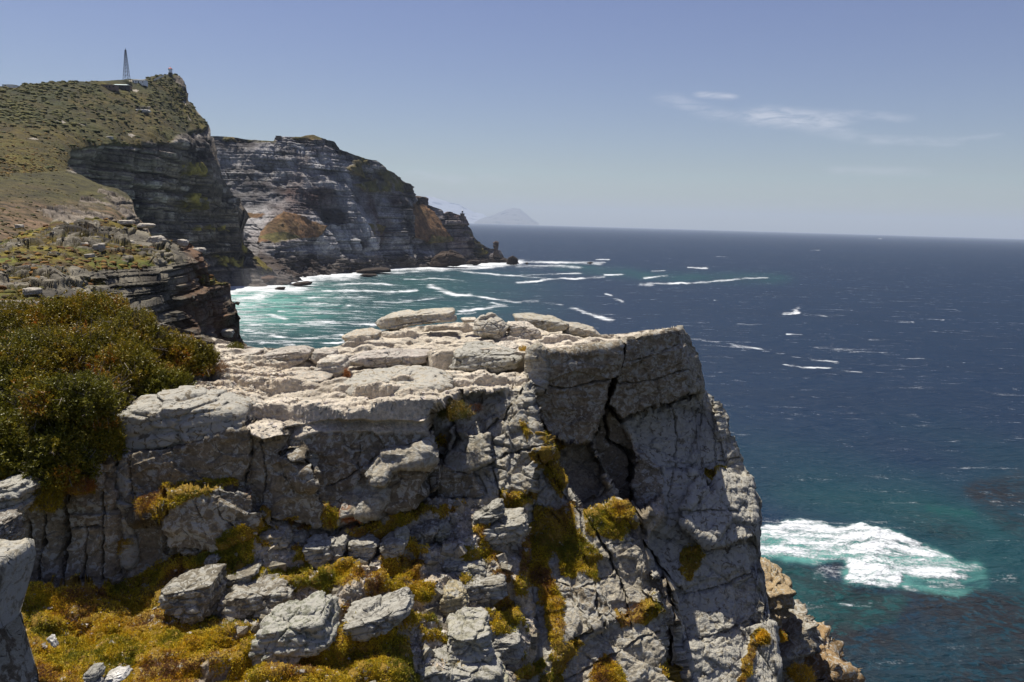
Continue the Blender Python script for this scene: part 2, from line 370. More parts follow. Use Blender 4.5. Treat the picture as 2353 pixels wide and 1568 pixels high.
# ---- far headland (cliffs across the bay)
C_top = [(470, 313), (500, 313), (545, 316), (560, 320), (629, 325), (632, 316), (645, 314), (690, 315), (705, 311), (720, 310), (740, 318), (770, 325), (781, 340), (783, 344), (800, 349), (840, 365), (865, 369),
         (880, 379), (890, 391), (905, 397), (930, 420), (945, 435), (953, 450), (976, 452), (983, 459), (984, 470), (1000, 477), (1012, 481), (1017, 491), (1026, 486), (1036, 490), (1050, 496), (1066, 498),
         (1069, 512), (1075, 519), (1083, 526), (1090, 545), (1110, 562), (1128, 571), (1150, 576), (1156, 588), (1166, 602)]
C_ctrl = [(470, 320, 1120), (640, 320, 1165), (740, 318, 1200), (860, 372, 1290), (950, 450, 1390), (1060, 500, 1480), (1130, 574, 1540), (1166, 602, 1560), (480, 560, 1080), (560, 480, 1070),
          (640, 470, 1095), (720, 480, 1120), (560, 560, 1000), (600, 560, 985), (650, 620, 960), (600, 480, 1075), (650, 490, 1060), (760, 540, 1120), (780, 480, 1170), (860, 618, 1205), (860, 540, 1225), (860, 460, 1260),
          (930, 500, 1330), (945, 560, 1320), (960, 612, 1290), (970, 470, 1400), (1000, 530, 1385), (940, 470, 1345), (1060, 605, 1420), (1060, 550, 1450), (1120, 602, 1500), (700, 600, 1060), (720, 630, 1040), (800, 621, 1130), (640, 650, 890), (560, 690, 850)]
PX, PY = grid(C_top, [(470, 700), (640, 690), (860, 650), (960, 640), (1166, 616)], 470, 1166, 520, 320, 1.0, .7)
D = rbf(C_ctrl, PX, PY)
P = at(PX, PY, D); N = normals(P)
orange = mask_poly(PX, PY, [[(650, 482), (690, 495), (755, 520), (735, 545), (690, 548), (640, 555), (588, 556), (600, 530), (625, 505)], [(953, 452), (975, 470), (1000, 490), (1030, 535), (1040, 550), (1000, 560), (955, 545), (950, 500)],
                            [(565, 487), (610, 490), (600, 500), (570, 500)]], 5)
green = mask_poly(PX, PY, [[(785, 340), (860, 366), (900, 395), (945, 440), (930, 445), (870, 420), (820, 400), (785, 380)], [(500, 310), (640, 326), (620, 330), (500, 322)], [(660, 318), (700, 308), (735, 312), (745, 322)],
                           [(845, 512), (890, 518), (880, 540), (860, 540)], [(590, 545), (650, 530), (690, 545), (640, 560)], [(990, 540), (1040, 545), (1045, 556), (985, 560)], [(1085, 550), (1110, 560), (1130, 580), (1105, 590), (1085, 570)],
                           [(1060, 520), (1080, 530), (1085, 545), (1062, 540)], [(820, 420), (900, 410), (940, 440), (850, 440)]], 5)
veg = np.maximum(orange, green)
white = mask_poly(PX, PY, [[(760, 520), (850, 510), (870, 545), (950, 540), (952, 600), (860, 610), (740, 615), (730, 560)], [(560, 330), (700, 330), (760, 360), (740, 430), (600, 430), (540, 380)]], 12)
st, gr, bl = strata(P, 13, 28, 5); s2, g2, b2 = strata(P, 4.4, 9, 27); s3, g3, b3 = strata(P, 2.2, 5, 47)
veg = veg*sstep(fbmP(P, 16, 4, 71)+.55*orange, -.30, .12)
veg = np.maximum(veg, (np.clip(1-m0d/26, 0, 1)*.9 if False else 0))
m = 1-blur(veg, 1)
big = fbm(P[..., 0]/70, P[..., 1]/70, P[..., 2]/200, 3, 19)
rib = fbm(P[..., 0]/30, P[..., 1]/30, P[..., 2]/220, 4, 91, .6); wk = np.clip(.7+fbmP(P, 60, 3, 92)*1.3, .15, 1.2)
disp = m*(st*5.5*wk+s2*3.2*wk+s3*1.3+big*20+rib*17)+(1-m)*1.5*fbmP(P, 9, 3, 4)
low = sstep(PY, 575, 600)
disp += low*6*facets(P[..., 0]/14, P[..., 1]/14, P[..., 2]/9, 3)[0]*2
disp[0] *= .2
N = N*np.stack([m*0+1, m*0+1, 1-.85*m], -1)
V = P+N*disp[..., None]
rk = lerpc(lin(158, 154, 152), lin(62, 56, 55), np.clip(.45+fbm(P[..., 0]/35, P[..., 1]/35, P[..., 2]/18, 4, 41)*1.5, 0, 1))
stre = fbm(P[..., 0]/5, P[..., 1]/5, P[..., 2]/40, 3, 45)
rk = lerpc(rk, lin(200, 197, 192), np.clip(white*(.42+1.5*fbmP(P, 22, 4, 43)+.5*stre)+bl*.7-.15, 0, .85))
rk = lerpc(rk, lin(92, 62, 52), np.clip(fbmP(P, 60, 3, 47)*1.1-.1+.5*sstep(PX, 980, 1060), 0, .6))
rk = rk*(1-.62*np.clip(wk*(gr*.7+.8*g2)+.3*g3, 0, 1)[..., None])
rk = rk*(1-.5*np.clip(-rib*2.2-.2, 0, 1))[..., None]  # gullies between the ribs darkened in the colour, standing in for shade
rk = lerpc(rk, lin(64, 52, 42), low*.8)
vc = lerpc(lin(128, 96, 64), lin(104, 96, 50), np.clip(green+fbmP(P, 30, 3, 2)*.8, 0, 1))*(.8+.9*fbmP(P, 7, 4, 3)[..., None])
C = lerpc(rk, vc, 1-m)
V, C = skirt(V, C, 4, 30, 6)
tag(mesh_obj('headland', V, grid_faces(*V.shape[:2]), M_FAR, C), kind='structure')
GC = (PX, PY, V[4:])

# ---- middle outcrop
A_top = [(-30, 560), (0, 553), (60, 536), (100, 521), (130, 512), (158, 512), (180, 509), (200, 503), (225, 503), (260, 510), (300, 515), (325, 521), (330, 522), (340, 534), (352, 547), (378, 551), (405, 553), (430, 556), (448, 562),
         (456, 574), (462, 590), (477, 600), (481, 622), (498, 640), (505, 648), (529, 651), (533, 668), (535, 689), (544, 700), (546, 738), (551, 752), (553, 768), (562, 776), (566, 795)]
A_ctrl = [(-30, 560, 175), (100, 525, 190), (200, 505, 200), (330, 524, 205), (440, 560, 208), (480, 605, 212), (530, 652, 218), (566, 790, 215), (0, 600, 130), (150, 595, 142), (200, 600, 150), (330, 605, 163), (440, 605, 182),
          (250, 625, 148), (250, 700, 143), (400, 640, 166), (400, 720, 160), (470, 650, 192), (470, 740, 184), (540, 720, 208), (0, 640, 108), (100, 640, 112), (0, 690, 86), (120, 690, 92), (180, 675, 110), (300, 720, 140), (360, 760, 150), (500, 780, 190), (0, 800, 60), (300, 860, 100), (560, 860, 190), (200, 760, 90)]
PX, PY = grid(A_top, 870, -30, 566, 560, 420, 1.0, 1.2)
D = rbf(A_ctrl, PX, PY)
P = at(PX, PY, D); N = normals(P)
cl = mask_poly(PX, PY, [[(150, 620), (250, 617), (330, 613), (460, 600), (600, 600), (600, 900), (300, 900), (230, 700), (245, 650), (160, 635)], [(385, 575), (400, 545), (470, 555), (480, 610), (400, 600)], [(-30, 655), (70, 648), (70, 662), (-30, 668)],
                        [(90, 675), (150, 660), (310, 655), (330, 700), (250, 690), (110, 700)], [(290, 545), (330, 515), (350, 550), (370, 575), (300, 570)]], 5)
vegA = mask_poly(PX, PY, [[(455, 632), (480, 625), (530, 652), (500, 655), (470, 645)], [(500, 785), (560, 785), (560, 860), (400, 860), (420, 800)]], 4)
cl = cl*(1-vegA)
st, gr, bl = strata(P, 2.6, 4.5, 8); s2, g2, b2 = strata(P, .9, 1.9, 29)
d1, d2, vh, _ = voro(P[..., 0]/1.7, P[..., 1]/2.6, P[..., 2]/1.5, 17)
rocks = np.clip(fbmP(P, 11, 3, 33)*2.4+.25+.35*(PY < 580), 0, 1)*(1-vegA)
m = blur(cl, 1)
blk, be, bh = facets(P[..., 0]/2.4, P[..., 1]/3.5, P[..., 2]/1.1, 66, .7)
top_r = (1-m)*(rocks*(blk*1.5+.5)*be)
disp = m*(st*2.5+s2*1.0 + 4*fbmP(P, 22, 3, 4)) + top_r*1.3 + (1-m)*(.35*fbmP(P, 2.5, 3, 4)+.8*(st))
disp[0] *= .5
N = N*np.stack([m*0+1, m*0+1, 1-.8*m], -1)
V = P+N*disp[..., None]
rk = lerpc(lin(138, 130, 112), lin(56, 50, 42), np.clip(.5+fbmP(P, 7, 4, 41)*1.2, 0, 1))
rk = rk*(1-.55*np.clip(gr*.8+.5*g2, 0, 1)[..., None]*m[..., None])
rk = lerpc(rk, lin(120, 88, 62), np.clip(sstep(PX, 410, 450)*(.55+fbmP(P, 8, 3, 14)), 0, .8))
vg = lerpc(lin(122, 106, 36), lin(74, 54, 26), np.clip(.6+fbmP(P, 6, 3, 61)*1.6, 0, 1)); vg = lerpc(vg, lin(88, 92, 36), np.clip(fbmP(P, 9, 3, 63)*2, 0, 1))*.9
rm = np.clip(m+(1-m)*sstep(rocks*(blk+.5)*be, .2, .38), 0, 1)
C = lerpc(vg*np.array([1., 1.06, .8]), rk*.82, rm)*(.85+.3*vh[..., None])
V, C = skirt(V, C, 4, 6, 1.5)
tag(mesh_obj('outcrop', V, grid_faces(*V.shape[:2]), M_MID, C), kind='structure')
GA = (PX, PY, V[4:]); mA = m; vgA = 1-rm; rmA = rm

# ---- mountains on the horizon
def ridge(name, pts, D, col, s):
    p = np.array(pts, float); xs = np.linspace(p[0, 0], p[-1, 0], 240); yt = np.interp(xs, p[:, 0], p[:, 1])+1.0*fbm(xs/9, xs*0, xs*0, 3, s)
    hor = 513.6+(xs-1176)*.02839
    ny = 40; v = np.linspace(0, 1, ny)[:, None]
    PXm = np.broadcast_to(xs, (ny, 240)); PYm = yt+(hor+1-yt)*v
    Pm = at(PXm, PYm, D*(1-.12*v*np.ones_like(PXm)))
    Pm[..., 1] += 700*fbmP(Pm, 900, 4, s)*(v > 0)
    Pm[..., 2] = np.where(v > .97, -5, Pm[..., 2])
    Vm, Cm = skirt(Pm, np.broadcast_to(col, Pm.shape), 4, D*.03, 40)
    tag(mesh_obj(name, Vm, grid_faces(*Vm.shape[:2]), M_MTN, Cm), kind='structure')
M_MTN = plain('mountain_rock', (.1, .1, .09), .95, attr=True, sc=900)
ridge('mountain', [(1090, 510), (1100, 505), (1115, 499), (1135, 493), (1150, 487), (1165, 481), (1180, 478), (1195, 480), (1203, 487), (1215, 497), (1225, 505), (1238, 513)], 53000, lin(95, 90, 78), 5)
ridge('mountain_ridge', [(980, 450), (1000, 455), (1030, 464), (1055, 470), (1075, 480), (1090, 488), (1110, 492), (1125, 500), (1140, 512)], 57500, lin(150, 152, 160), 6)
# ------------------------------------------------------------ near cliff
def hor(x): return 513.6+(x-1176)*.02839
FT = [(-30, 690), (0, 690), (100, 690), (230, 700), (330, 730), (430, 760), (500, 778), (560, 795), (600, 800), (650, 801), (700, 800), (730, 803), (780, 795), (800, 782), (870, 762), (900, 757), (960, 750), (1050, 742), (1090, 742),
      (1180, 740), (1230, 748), (1300, 758), (1380, 769), (1430, 768), (1480, 760), (1558, 753), (1562, 754), (1570, 765), (1580, 792), (1592, 800), (1600, 815), (1606, 840), (1609, 880), (1615, 905), (1645, 922), (1662, 950), (1670, 985),
      (1690, 1022), (1700, 1052), (1710, 1082), (1725, 1120), (1735, 1160), (1737, 1200), (1745, 1240), (1750, 1300), (1755, 1350), (1765, 1400), (1772, 1450), (1778, 1500), (1785, 1568), (1800, 1640)]
NX, NY = 1060, 600
xs = np.concatenate([np.linspace(-30, 1556, 850), np.linspace(1557.5, 1800, 210)])
yt = top_at(FT, xs+(4.5*fbm(xs/8, xs*0, xs*0, 3, 55)-2)*sstep(xs, 1562, 1580))+.8*fbm(xs/7, xs*0, xs*0, 3, 5)
yt = np.concatenate([yt[:850], np.maximum.accumulate(yt[850:])])
v = np.linspace(0, 1, NY)[:, None]**1.12
PX = np.broadcast_to(xs, (NY, NX)).copy(); PY = yt+(1642-yt)*v
wx = PX+5*fbm(PX/22, PY/22, PX*0, 4, 3)+1.2*fbm(PX/4, PY/4, PX*0, 2, 13); wy = PY+5*fbm(PX/22, PY/22, PX*0+9.5, 4, 7)+1.2*fbm(PX/4, PY/4, PX*0+4, 2, 17)
R = ray(PX, PY)
hz = hor(PX)
# colours
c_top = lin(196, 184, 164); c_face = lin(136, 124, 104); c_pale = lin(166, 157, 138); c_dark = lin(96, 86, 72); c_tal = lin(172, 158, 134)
def plane(ax, ay, D0, n):
    n = np.array(n, float); n /= np.linalg.norm(n)
    A = at(ax, ay, D0)-CAM
    den = (R*n).sum(-1); den = np.where(np.abs(den) < 1e-4, -1e-4, den)
    t = (A@n)/den
    return np.where((t > 3) & (t < 60), t, 60.)
zt = -3.4+.10*fbm(PX/260, PY/60, PX*0, 2, 2)-.25*sstep(PX, 300, 0)
D = np.clip(-zt*F/np.maximum(PY-hz, 20), 3, 60)      # plateau
colr = np.broadcast_to(c_top, (NY, NX, 3)).copy()
kind = np.zeros((NY, NX))                              # 0 plateau 1 face 2 pale slab 3 talus
lich = np.full((NY, NX), .15)
edge = [(-30, 900), (230, 905), (275, 940), (300, 960), (420, 955), (580, 975), (660, 985), (700, 990), (980, 975), (1000, 930), (1060, 905), (1160, 895), (1210, 888), (1213, 800), (1300, 806), (1425, 788), (1445, 775), (1560, 755), (1640, 700)]
below = wy > top_at(edge, wx)
tal = [(370, 1310, 12.9), (0, 1350, 11.5), (0, 1600, 8.8), (250, 1350, 12.6), (500, 1600, 9.9), (500, 1400, 11.8), (700, 1250, 13.2), (700, 1600, 9.8), (985, 1160, 14.3), (1000, 1350, 12.6), (1100, 1600, 11.2), (1200, 1150, 14.9),
       (1230, 1300, 13.8), (1250, 1600, 12.2), (840, 1400, 11.9), (1300, 1100, 16.0), (1500, 1300, 15.6), (1500, 1600, 14.2), (1100, 1000, 15.5), (500, 1100, 13.2), (100, 1000, 12.4), (-30, 1000, 11.8)]
# height fields in world x, y for the bare top and for the broken slope below it; every line of sight is met with them
GXs = np.arange(-15, 11, .032); GYs = np.arange(6.5, 34, .032)
gx, gy = np.meshgrid(GXs, GYs)
def v2(x_, y_, s): return voro(x_, y_, x_*0+.5, s)
wq = .10*fbm(gx/.8, gy/.8, gx*0, 4, 231); wr = .10*fbm(gx/.8, gy/.8, gx*0+7, 4, 232)
ang = .16; xr = (gx+wq)*math.cos(ang)+(gy+wr)*math.sin(ang); yr = -(gx+wq)*math.sin(ang)+(gy+wr)*math.cos(ang)
def slabs(cx, cy, hgt, tl, s, gr):
    d1, d2, h, q = v2(xr/cx+.37*s, yr/cy, s)
    t2 = (h*104729) % 1-.5; rnd = np.clip((d2-d1)/.22, 0, 1)
    return (h-.5)*hgt + q[1]*tl*(.3+h) + q[0]*tl*t2*.8 - (1-rnd)**2*gr, h
a1, k1 = slabs(2.7, 1.25, .34, .20, 205, .09); a2, k2 = slabs(1.0, .5, .19, .10, 215, .06); a3, k3 = slabs(.33, .19, .065, .05, 225, .03)
a4, k4 = slabs(6.0, 2.6, .25, .1, 235, .03)
rip = fbm(xr/.9, yr/.16, gx*0, 4, 241, .6)
HP = -3.42+.13*fbm(gx/5, gy/4, gx*0, 3, 2)+a1+a2*.9+a3+a4+.018*rip+.03*fbm(gx/.5, gy/.5, gx*0, 4, 251)
tw = at(np.array([c[0] for c in tal], float), np.array([c[1] for c in tal], float), np.array([c[2] for c in tal]))
HT = np.log(rbf(np.stack([tw[:, 0]*60, tw[:, 1]*60, np.exp((tw[:, 2]-CAMZ)/6)], 1), gx*60, gy*60))*6
u = (gy+wr*1.5)*.86-(gx+wq*1.5)*.50; vv = (gx+wq)*.86+(gy+wr)*.50
u = u+.28*fbm(gx/2.2, gy/2.2, gx*0, 3, 301)+.25*noise(vv/1.1, u*0, u*0, 305)
bc_ = np.floor(vv/.42+.5*noise(vv/1.3, u/1.3, u*0, 307)); u = u+.30*(h3(bc_.astype(int), (bc_*0).astype(int), np.floor(u/.9).astype(int), 41)-.5)
kk_ = np.floor(u/.66); ff = u/.66-kk_
hk = h3(kk_.astype(int), (kk_*0).astype(int), (kk_*0).astype(int), 9)
ter = np.where(ff < .24, ff/.24, 1-(ff-.24)/.76)-.5
b1_, hb1, _, qb_ = v2(vv/.9, u/.8, 311); b2_, hb2, hk2, _ = v2(vv/.33, u/.3, 321)
HT = HT+ter*(.10+.34*hk)*sstep(gx, -5.2, -3.6)+(h3(bc_.astype(int), kk_.astype(int), (kk_*0).astype(int), 4)-.5)*.16
HT = HT-.10*(1-np.clip((hb1-b1_)/.16, 0, 1))**2*np.clip(fbm(gx/2, gy/2, gx*0, 2, 7)*2+1, 0, 1)+(hk2-.5)*.10-.05*(1-np.clip((hb2-b2_)/.2, 0, 1))**2+.05*fbm(gx/.4, gy/.4, gx*0, 4, 331)
def march(H, mk, D0, lo, hi, n):
    rr = R[mk]; d0 = D0[mk]; ts = np.linspace(lo, hi, n); res = d0+hi; done = np.zeros(d0.shape, bool); pd = None
    for t_ in ts:
        d = d0+t_; X_ = rr[:, 0]*d; Z_ = rr[:, 2]*d
        fx = np.clip((X_-GXs[0])/.032, 0, len(GXs)-2); fy = np.clip((d-GYs[0])/.032, 0, len(GYs)-2)
        ix = fx.astype(int); iy = fy.astype(int); fx = fx-ix; fy = fy-iy
        hh = (H[iy, ix]*(1-fx)+H[iy, ix+1]*fx)*(1-fy)+(H[iy+1, ix]*(1-fx)+H[iy+1, ix+1]*fx)*fy
        df = Z_-hh
        hit = (df <= 0) & ~done
        if pd is None: res[hit] = d[hit]
        else: w_ = pd[hit]/np.maximum(pd[hit]-df[hit], 1e-6); res[hit] = d[hit]-(1-np.clip(w_, 0, 1))*(ts[1]-ts[0])
        done |= hit; pd = df
    o = D0.copy(); o[mk] = res; return o
D = march(HP, ~below, D, -3.0, 3.2, 150)
DT = rbf(tal, PX, PY)
DT = march(HT, below, DT, -2.6, 2.6, 130)
D = np.where(below, DT, D); colr[below] = c_tal; kind[below] = 3
SL = (-.02, -.60, .80)
regs = [  # polygon, anchor px, D, normal, colour, kind, lichen
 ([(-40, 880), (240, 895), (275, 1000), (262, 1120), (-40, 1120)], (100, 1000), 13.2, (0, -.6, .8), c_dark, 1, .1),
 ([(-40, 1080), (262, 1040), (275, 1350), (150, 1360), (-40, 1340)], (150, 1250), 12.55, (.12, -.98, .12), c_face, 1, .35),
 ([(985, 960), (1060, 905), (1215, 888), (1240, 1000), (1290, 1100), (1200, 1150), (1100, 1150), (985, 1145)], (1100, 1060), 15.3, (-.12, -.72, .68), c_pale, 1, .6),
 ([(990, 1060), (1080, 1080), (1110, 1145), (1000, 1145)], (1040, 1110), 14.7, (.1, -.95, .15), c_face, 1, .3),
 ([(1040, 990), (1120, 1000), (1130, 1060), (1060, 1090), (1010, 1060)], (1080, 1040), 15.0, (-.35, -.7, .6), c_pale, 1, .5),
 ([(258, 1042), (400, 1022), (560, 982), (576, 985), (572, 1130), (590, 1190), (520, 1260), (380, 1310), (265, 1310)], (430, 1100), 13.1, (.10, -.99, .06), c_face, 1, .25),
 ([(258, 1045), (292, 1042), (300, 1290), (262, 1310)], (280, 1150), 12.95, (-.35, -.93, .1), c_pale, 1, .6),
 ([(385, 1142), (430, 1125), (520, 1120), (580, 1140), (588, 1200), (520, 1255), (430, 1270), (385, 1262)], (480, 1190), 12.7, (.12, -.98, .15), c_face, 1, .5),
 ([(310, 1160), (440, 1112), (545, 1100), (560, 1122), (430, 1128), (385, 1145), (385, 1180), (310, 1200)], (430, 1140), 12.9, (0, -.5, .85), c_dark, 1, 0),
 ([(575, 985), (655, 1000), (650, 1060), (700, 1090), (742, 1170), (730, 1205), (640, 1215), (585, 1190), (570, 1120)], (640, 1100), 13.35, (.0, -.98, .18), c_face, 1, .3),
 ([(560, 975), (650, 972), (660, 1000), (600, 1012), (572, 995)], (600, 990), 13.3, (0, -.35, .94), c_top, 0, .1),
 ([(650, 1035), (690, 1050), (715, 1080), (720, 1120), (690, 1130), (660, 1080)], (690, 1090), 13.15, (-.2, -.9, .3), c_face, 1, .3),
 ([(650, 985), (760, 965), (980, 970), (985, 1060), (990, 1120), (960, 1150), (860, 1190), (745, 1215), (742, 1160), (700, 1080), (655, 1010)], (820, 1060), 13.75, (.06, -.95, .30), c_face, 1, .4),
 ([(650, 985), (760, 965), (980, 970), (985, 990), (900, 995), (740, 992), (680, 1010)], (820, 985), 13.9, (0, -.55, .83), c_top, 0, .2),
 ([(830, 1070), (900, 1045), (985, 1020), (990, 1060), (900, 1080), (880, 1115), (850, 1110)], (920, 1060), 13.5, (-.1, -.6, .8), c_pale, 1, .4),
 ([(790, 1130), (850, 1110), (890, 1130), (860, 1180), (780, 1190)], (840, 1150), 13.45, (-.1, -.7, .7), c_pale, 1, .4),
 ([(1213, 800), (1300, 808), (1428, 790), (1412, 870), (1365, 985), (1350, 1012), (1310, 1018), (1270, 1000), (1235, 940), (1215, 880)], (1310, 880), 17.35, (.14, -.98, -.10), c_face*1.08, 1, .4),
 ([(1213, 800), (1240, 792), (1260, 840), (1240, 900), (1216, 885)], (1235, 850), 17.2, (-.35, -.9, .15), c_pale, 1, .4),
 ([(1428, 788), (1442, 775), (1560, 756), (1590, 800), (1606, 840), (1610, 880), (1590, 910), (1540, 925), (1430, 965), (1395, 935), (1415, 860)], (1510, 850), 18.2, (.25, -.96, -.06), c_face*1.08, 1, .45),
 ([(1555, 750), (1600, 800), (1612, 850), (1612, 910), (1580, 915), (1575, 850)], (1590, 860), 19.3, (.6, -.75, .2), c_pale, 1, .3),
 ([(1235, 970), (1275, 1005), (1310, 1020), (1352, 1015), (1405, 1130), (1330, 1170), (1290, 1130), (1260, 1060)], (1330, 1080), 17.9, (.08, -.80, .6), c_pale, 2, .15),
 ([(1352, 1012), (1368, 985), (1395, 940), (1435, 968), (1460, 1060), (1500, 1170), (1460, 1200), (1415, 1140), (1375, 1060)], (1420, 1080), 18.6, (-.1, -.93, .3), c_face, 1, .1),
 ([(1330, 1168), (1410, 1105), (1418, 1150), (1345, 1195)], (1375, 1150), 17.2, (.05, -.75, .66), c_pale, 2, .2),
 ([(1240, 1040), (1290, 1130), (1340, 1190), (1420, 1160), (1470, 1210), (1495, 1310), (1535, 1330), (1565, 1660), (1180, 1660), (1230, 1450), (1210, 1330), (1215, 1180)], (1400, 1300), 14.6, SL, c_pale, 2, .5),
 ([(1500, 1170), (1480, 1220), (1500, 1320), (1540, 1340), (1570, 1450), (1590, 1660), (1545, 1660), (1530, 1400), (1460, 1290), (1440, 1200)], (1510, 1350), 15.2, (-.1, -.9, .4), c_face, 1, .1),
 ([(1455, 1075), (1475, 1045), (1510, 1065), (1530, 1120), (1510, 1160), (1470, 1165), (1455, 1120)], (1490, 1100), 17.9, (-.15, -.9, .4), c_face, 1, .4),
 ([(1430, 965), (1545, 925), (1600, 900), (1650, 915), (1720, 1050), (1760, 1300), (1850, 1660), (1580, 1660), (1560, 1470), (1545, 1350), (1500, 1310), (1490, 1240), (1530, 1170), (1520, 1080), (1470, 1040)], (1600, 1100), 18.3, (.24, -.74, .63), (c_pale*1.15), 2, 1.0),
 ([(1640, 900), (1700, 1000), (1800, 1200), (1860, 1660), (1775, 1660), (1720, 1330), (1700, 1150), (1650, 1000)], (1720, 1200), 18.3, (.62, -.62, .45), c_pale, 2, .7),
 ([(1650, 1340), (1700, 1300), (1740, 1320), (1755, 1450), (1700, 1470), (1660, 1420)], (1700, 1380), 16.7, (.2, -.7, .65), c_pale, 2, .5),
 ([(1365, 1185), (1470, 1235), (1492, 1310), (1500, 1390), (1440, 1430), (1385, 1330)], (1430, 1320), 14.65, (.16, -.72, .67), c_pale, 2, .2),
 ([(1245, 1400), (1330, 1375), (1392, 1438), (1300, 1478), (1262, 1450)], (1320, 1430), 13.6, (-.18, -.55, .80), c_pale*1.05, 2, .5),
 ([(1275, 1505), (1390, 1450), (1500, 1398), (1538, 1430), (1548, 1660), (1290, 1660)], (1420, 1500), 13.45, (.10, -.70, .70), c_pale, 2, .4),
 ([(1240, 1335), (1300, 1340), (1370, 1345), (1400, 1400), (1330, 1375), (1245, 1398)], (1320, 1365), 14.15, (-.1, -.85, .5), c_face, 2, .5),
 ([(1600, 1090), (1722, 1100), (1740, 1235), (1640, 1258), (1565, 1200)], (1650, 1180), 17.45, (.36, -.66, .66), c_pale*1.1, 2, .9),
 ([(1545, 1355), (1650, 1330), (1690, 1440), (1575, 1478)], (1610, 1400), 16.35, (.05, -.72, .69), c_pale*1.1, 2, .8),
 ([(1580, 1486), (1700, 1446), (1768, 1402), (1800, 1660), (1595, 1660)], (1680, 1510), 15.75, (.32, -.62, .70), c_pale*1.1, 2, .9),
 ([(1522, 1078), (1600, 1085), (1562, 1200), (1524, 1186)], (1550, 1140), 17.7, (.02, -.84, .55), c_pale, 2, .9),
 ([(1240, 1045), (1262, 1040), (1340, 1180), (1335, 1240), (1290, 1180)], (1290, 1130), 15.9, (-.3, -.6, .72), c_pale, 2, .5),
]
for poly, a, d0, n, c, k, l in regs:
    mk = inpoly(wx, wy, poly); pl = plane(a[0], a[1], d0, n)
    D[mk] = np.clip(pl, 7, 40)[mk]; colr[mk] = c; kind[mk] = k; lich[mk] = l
reg = np.zeros((NY, NX), bool)
for rg in regs: reg |= inpoly(wx, wy, rg[0])
lD = np.log(D); logD = np.where(reg, blur(lD, 2), lD*.5+blur(lD, 1)*.5); D = np.exp(logD)
sharp = blur(kind, 1)
P = at(PX, PY, D)
# traced joints and cracks
cracks = [([(255, 1047), (320, 1036), (400, 1024), (450, 1012), (500, 992), (560, 982), (584, 968)], 4, .5), ([(572, 985), (577, 1040), (563, 1100), (568, 1140)], 2.5, .25), ([(655, 1000), (648, 1045), (690, 1052), (712, 1070), (722, 1110), (742, 1165), (735, 1190)], 2.6, .3),
 ([(990, 955), (980, 1010), (1003, 1050), (985, 1100), (958, 1165)], 9, .6), ([(1213, 885), (1232, 950), (1262, 1010), (1280, 1045)], 5, .5), ([(1428, 792), (1418, 855), (1395, 925), (1362, 1000)], 3.2, .35),
 ([(1222, 884), (1290, 892), (1340, 886), (1408, 868)], 2, .18), ([(1425, 885), (1500, 872), (1570, 848)], 2, .15), ([(1393, 932), (1430, 967), (1500, 935), (1545, 925), (1600, 903)], 3.5, .45), ([(1440, 830), (1500, 815), (1560, 790)], 1.5, .08),
 ([(1385, 960), (1398, 1010), (1445, 1040), (1452, 1140), (1472, 1200), (1486, 1260), (1532, 1330), (1546, 1400), (1562, 1640)], 5, .6), ([(1520, 1188), (1600, 1176), (1690, 1180)], 2, .14), ([(1540, 1292), (1640, 1262), (1735, 1232)], 2, .14),
 ([(1550, 1372), (1650, 1350), (1752, 1308)], 2.6, .2), ([(1570, 1482), (1700, 1440), (1768, 1398)], 2.6, .2), ([(1520, 1062), (1600, 1070), (1700, 1050)], 1.8, .1), ([(1545, 925), (1560, 1000), (1550, 1080), (1530, 1165)], 2, .15), ([(1600, 905), (1640, 1000), (1650, 1090)], 1.8, .1),
 ([(1330, 1168), (1380, 1142), (1415, 1108)], 3, .25), ([(1238, 1050), (1290, 1130), (1340, 1190), (1385, 1250), (1430, 1330), (1455, 1440)], 3.5, .3), ([(1290, 1482), (1400, 1442), (1500, 1392), (1560, 1352)], 3.5, .3), ([(1300, 1565), (1400, 1512), (1480, 1465), (1545, 1440)], 3, .25),
 ([(1240, 1330), (1330, 1345), (1420, 1320)], 2.5, .2), ([(1405, 1250), (1470, 1240)], 2, .12), ([(1250, 1170), (1330, 1240), (1370, 1350), (1385, 1460)], 2.5, .2),
 ([(95, 1130), (100, 1230), (88, 1340)], 4, .4), ([(148, 1120), (152, 1240), (160, 1355)], 6, .6), ([(202, 1200), (205, 1270), (195, 1350)], 2.5, .25), ([(238, 1130), (243, 1240), (240, 1350)], 3, .3), ([(262, 1050), (266, 1180), (268, 1320)], 5, .5), ([(60, 1190), (64, 1250), (56, 1330)], 3, .3), ([(150, 1215), (245, 1205)], 2.5, .25),
 ([(300, 1045), (302, 1150), (305, 1300)], 2, .2), ([(385, 1145), (386, 1262)], 3, .25), ([(385, 1262), (450, 1262), (520, 1255), (585, 1210)], 2.5, .2), ([(500, 1125), (512, 1180), (548, 1215)], 2, .18), ([(440, 1128), (470, 1190)], 1.5, .12),
 ([(660, 1005), (650, 1040), (700, 1085)], 1.8, .15), ([(600, 1012), (612, 1090), (600, 1170)], 1.6, .12), ([(830, 1000), (822, 1070), (830, 1100)], 1.5, .1), ([(742, 1120), (800, 1100), (860, 1050), (980, 1010)], 1.6, .1),
 ([(1060, 905), (1030, 950), (1050, 1000), (1020, 1050), (1000, 1090)], 5, .35), ([(1100, 1000), (1160, 960), (1200, 900)], 3, .2), ([(1115, 1075), (1180, 1040), (1250, 1030)], 3, .2), ([(1130, 1080), (1150, 1140)], 3, .2), ([(1040, 1085), (1100, 1095), (1120, 1145)], 2, .15),
 ([(780, 1220), (880, 1185), (975, 1150)], 5, .3), ([(600, 1190), (680, 1205), (742, 1215)], 5, .25)]
crk = np.zeros((NY, NX)); cdep = np.zeros((NY, NX))
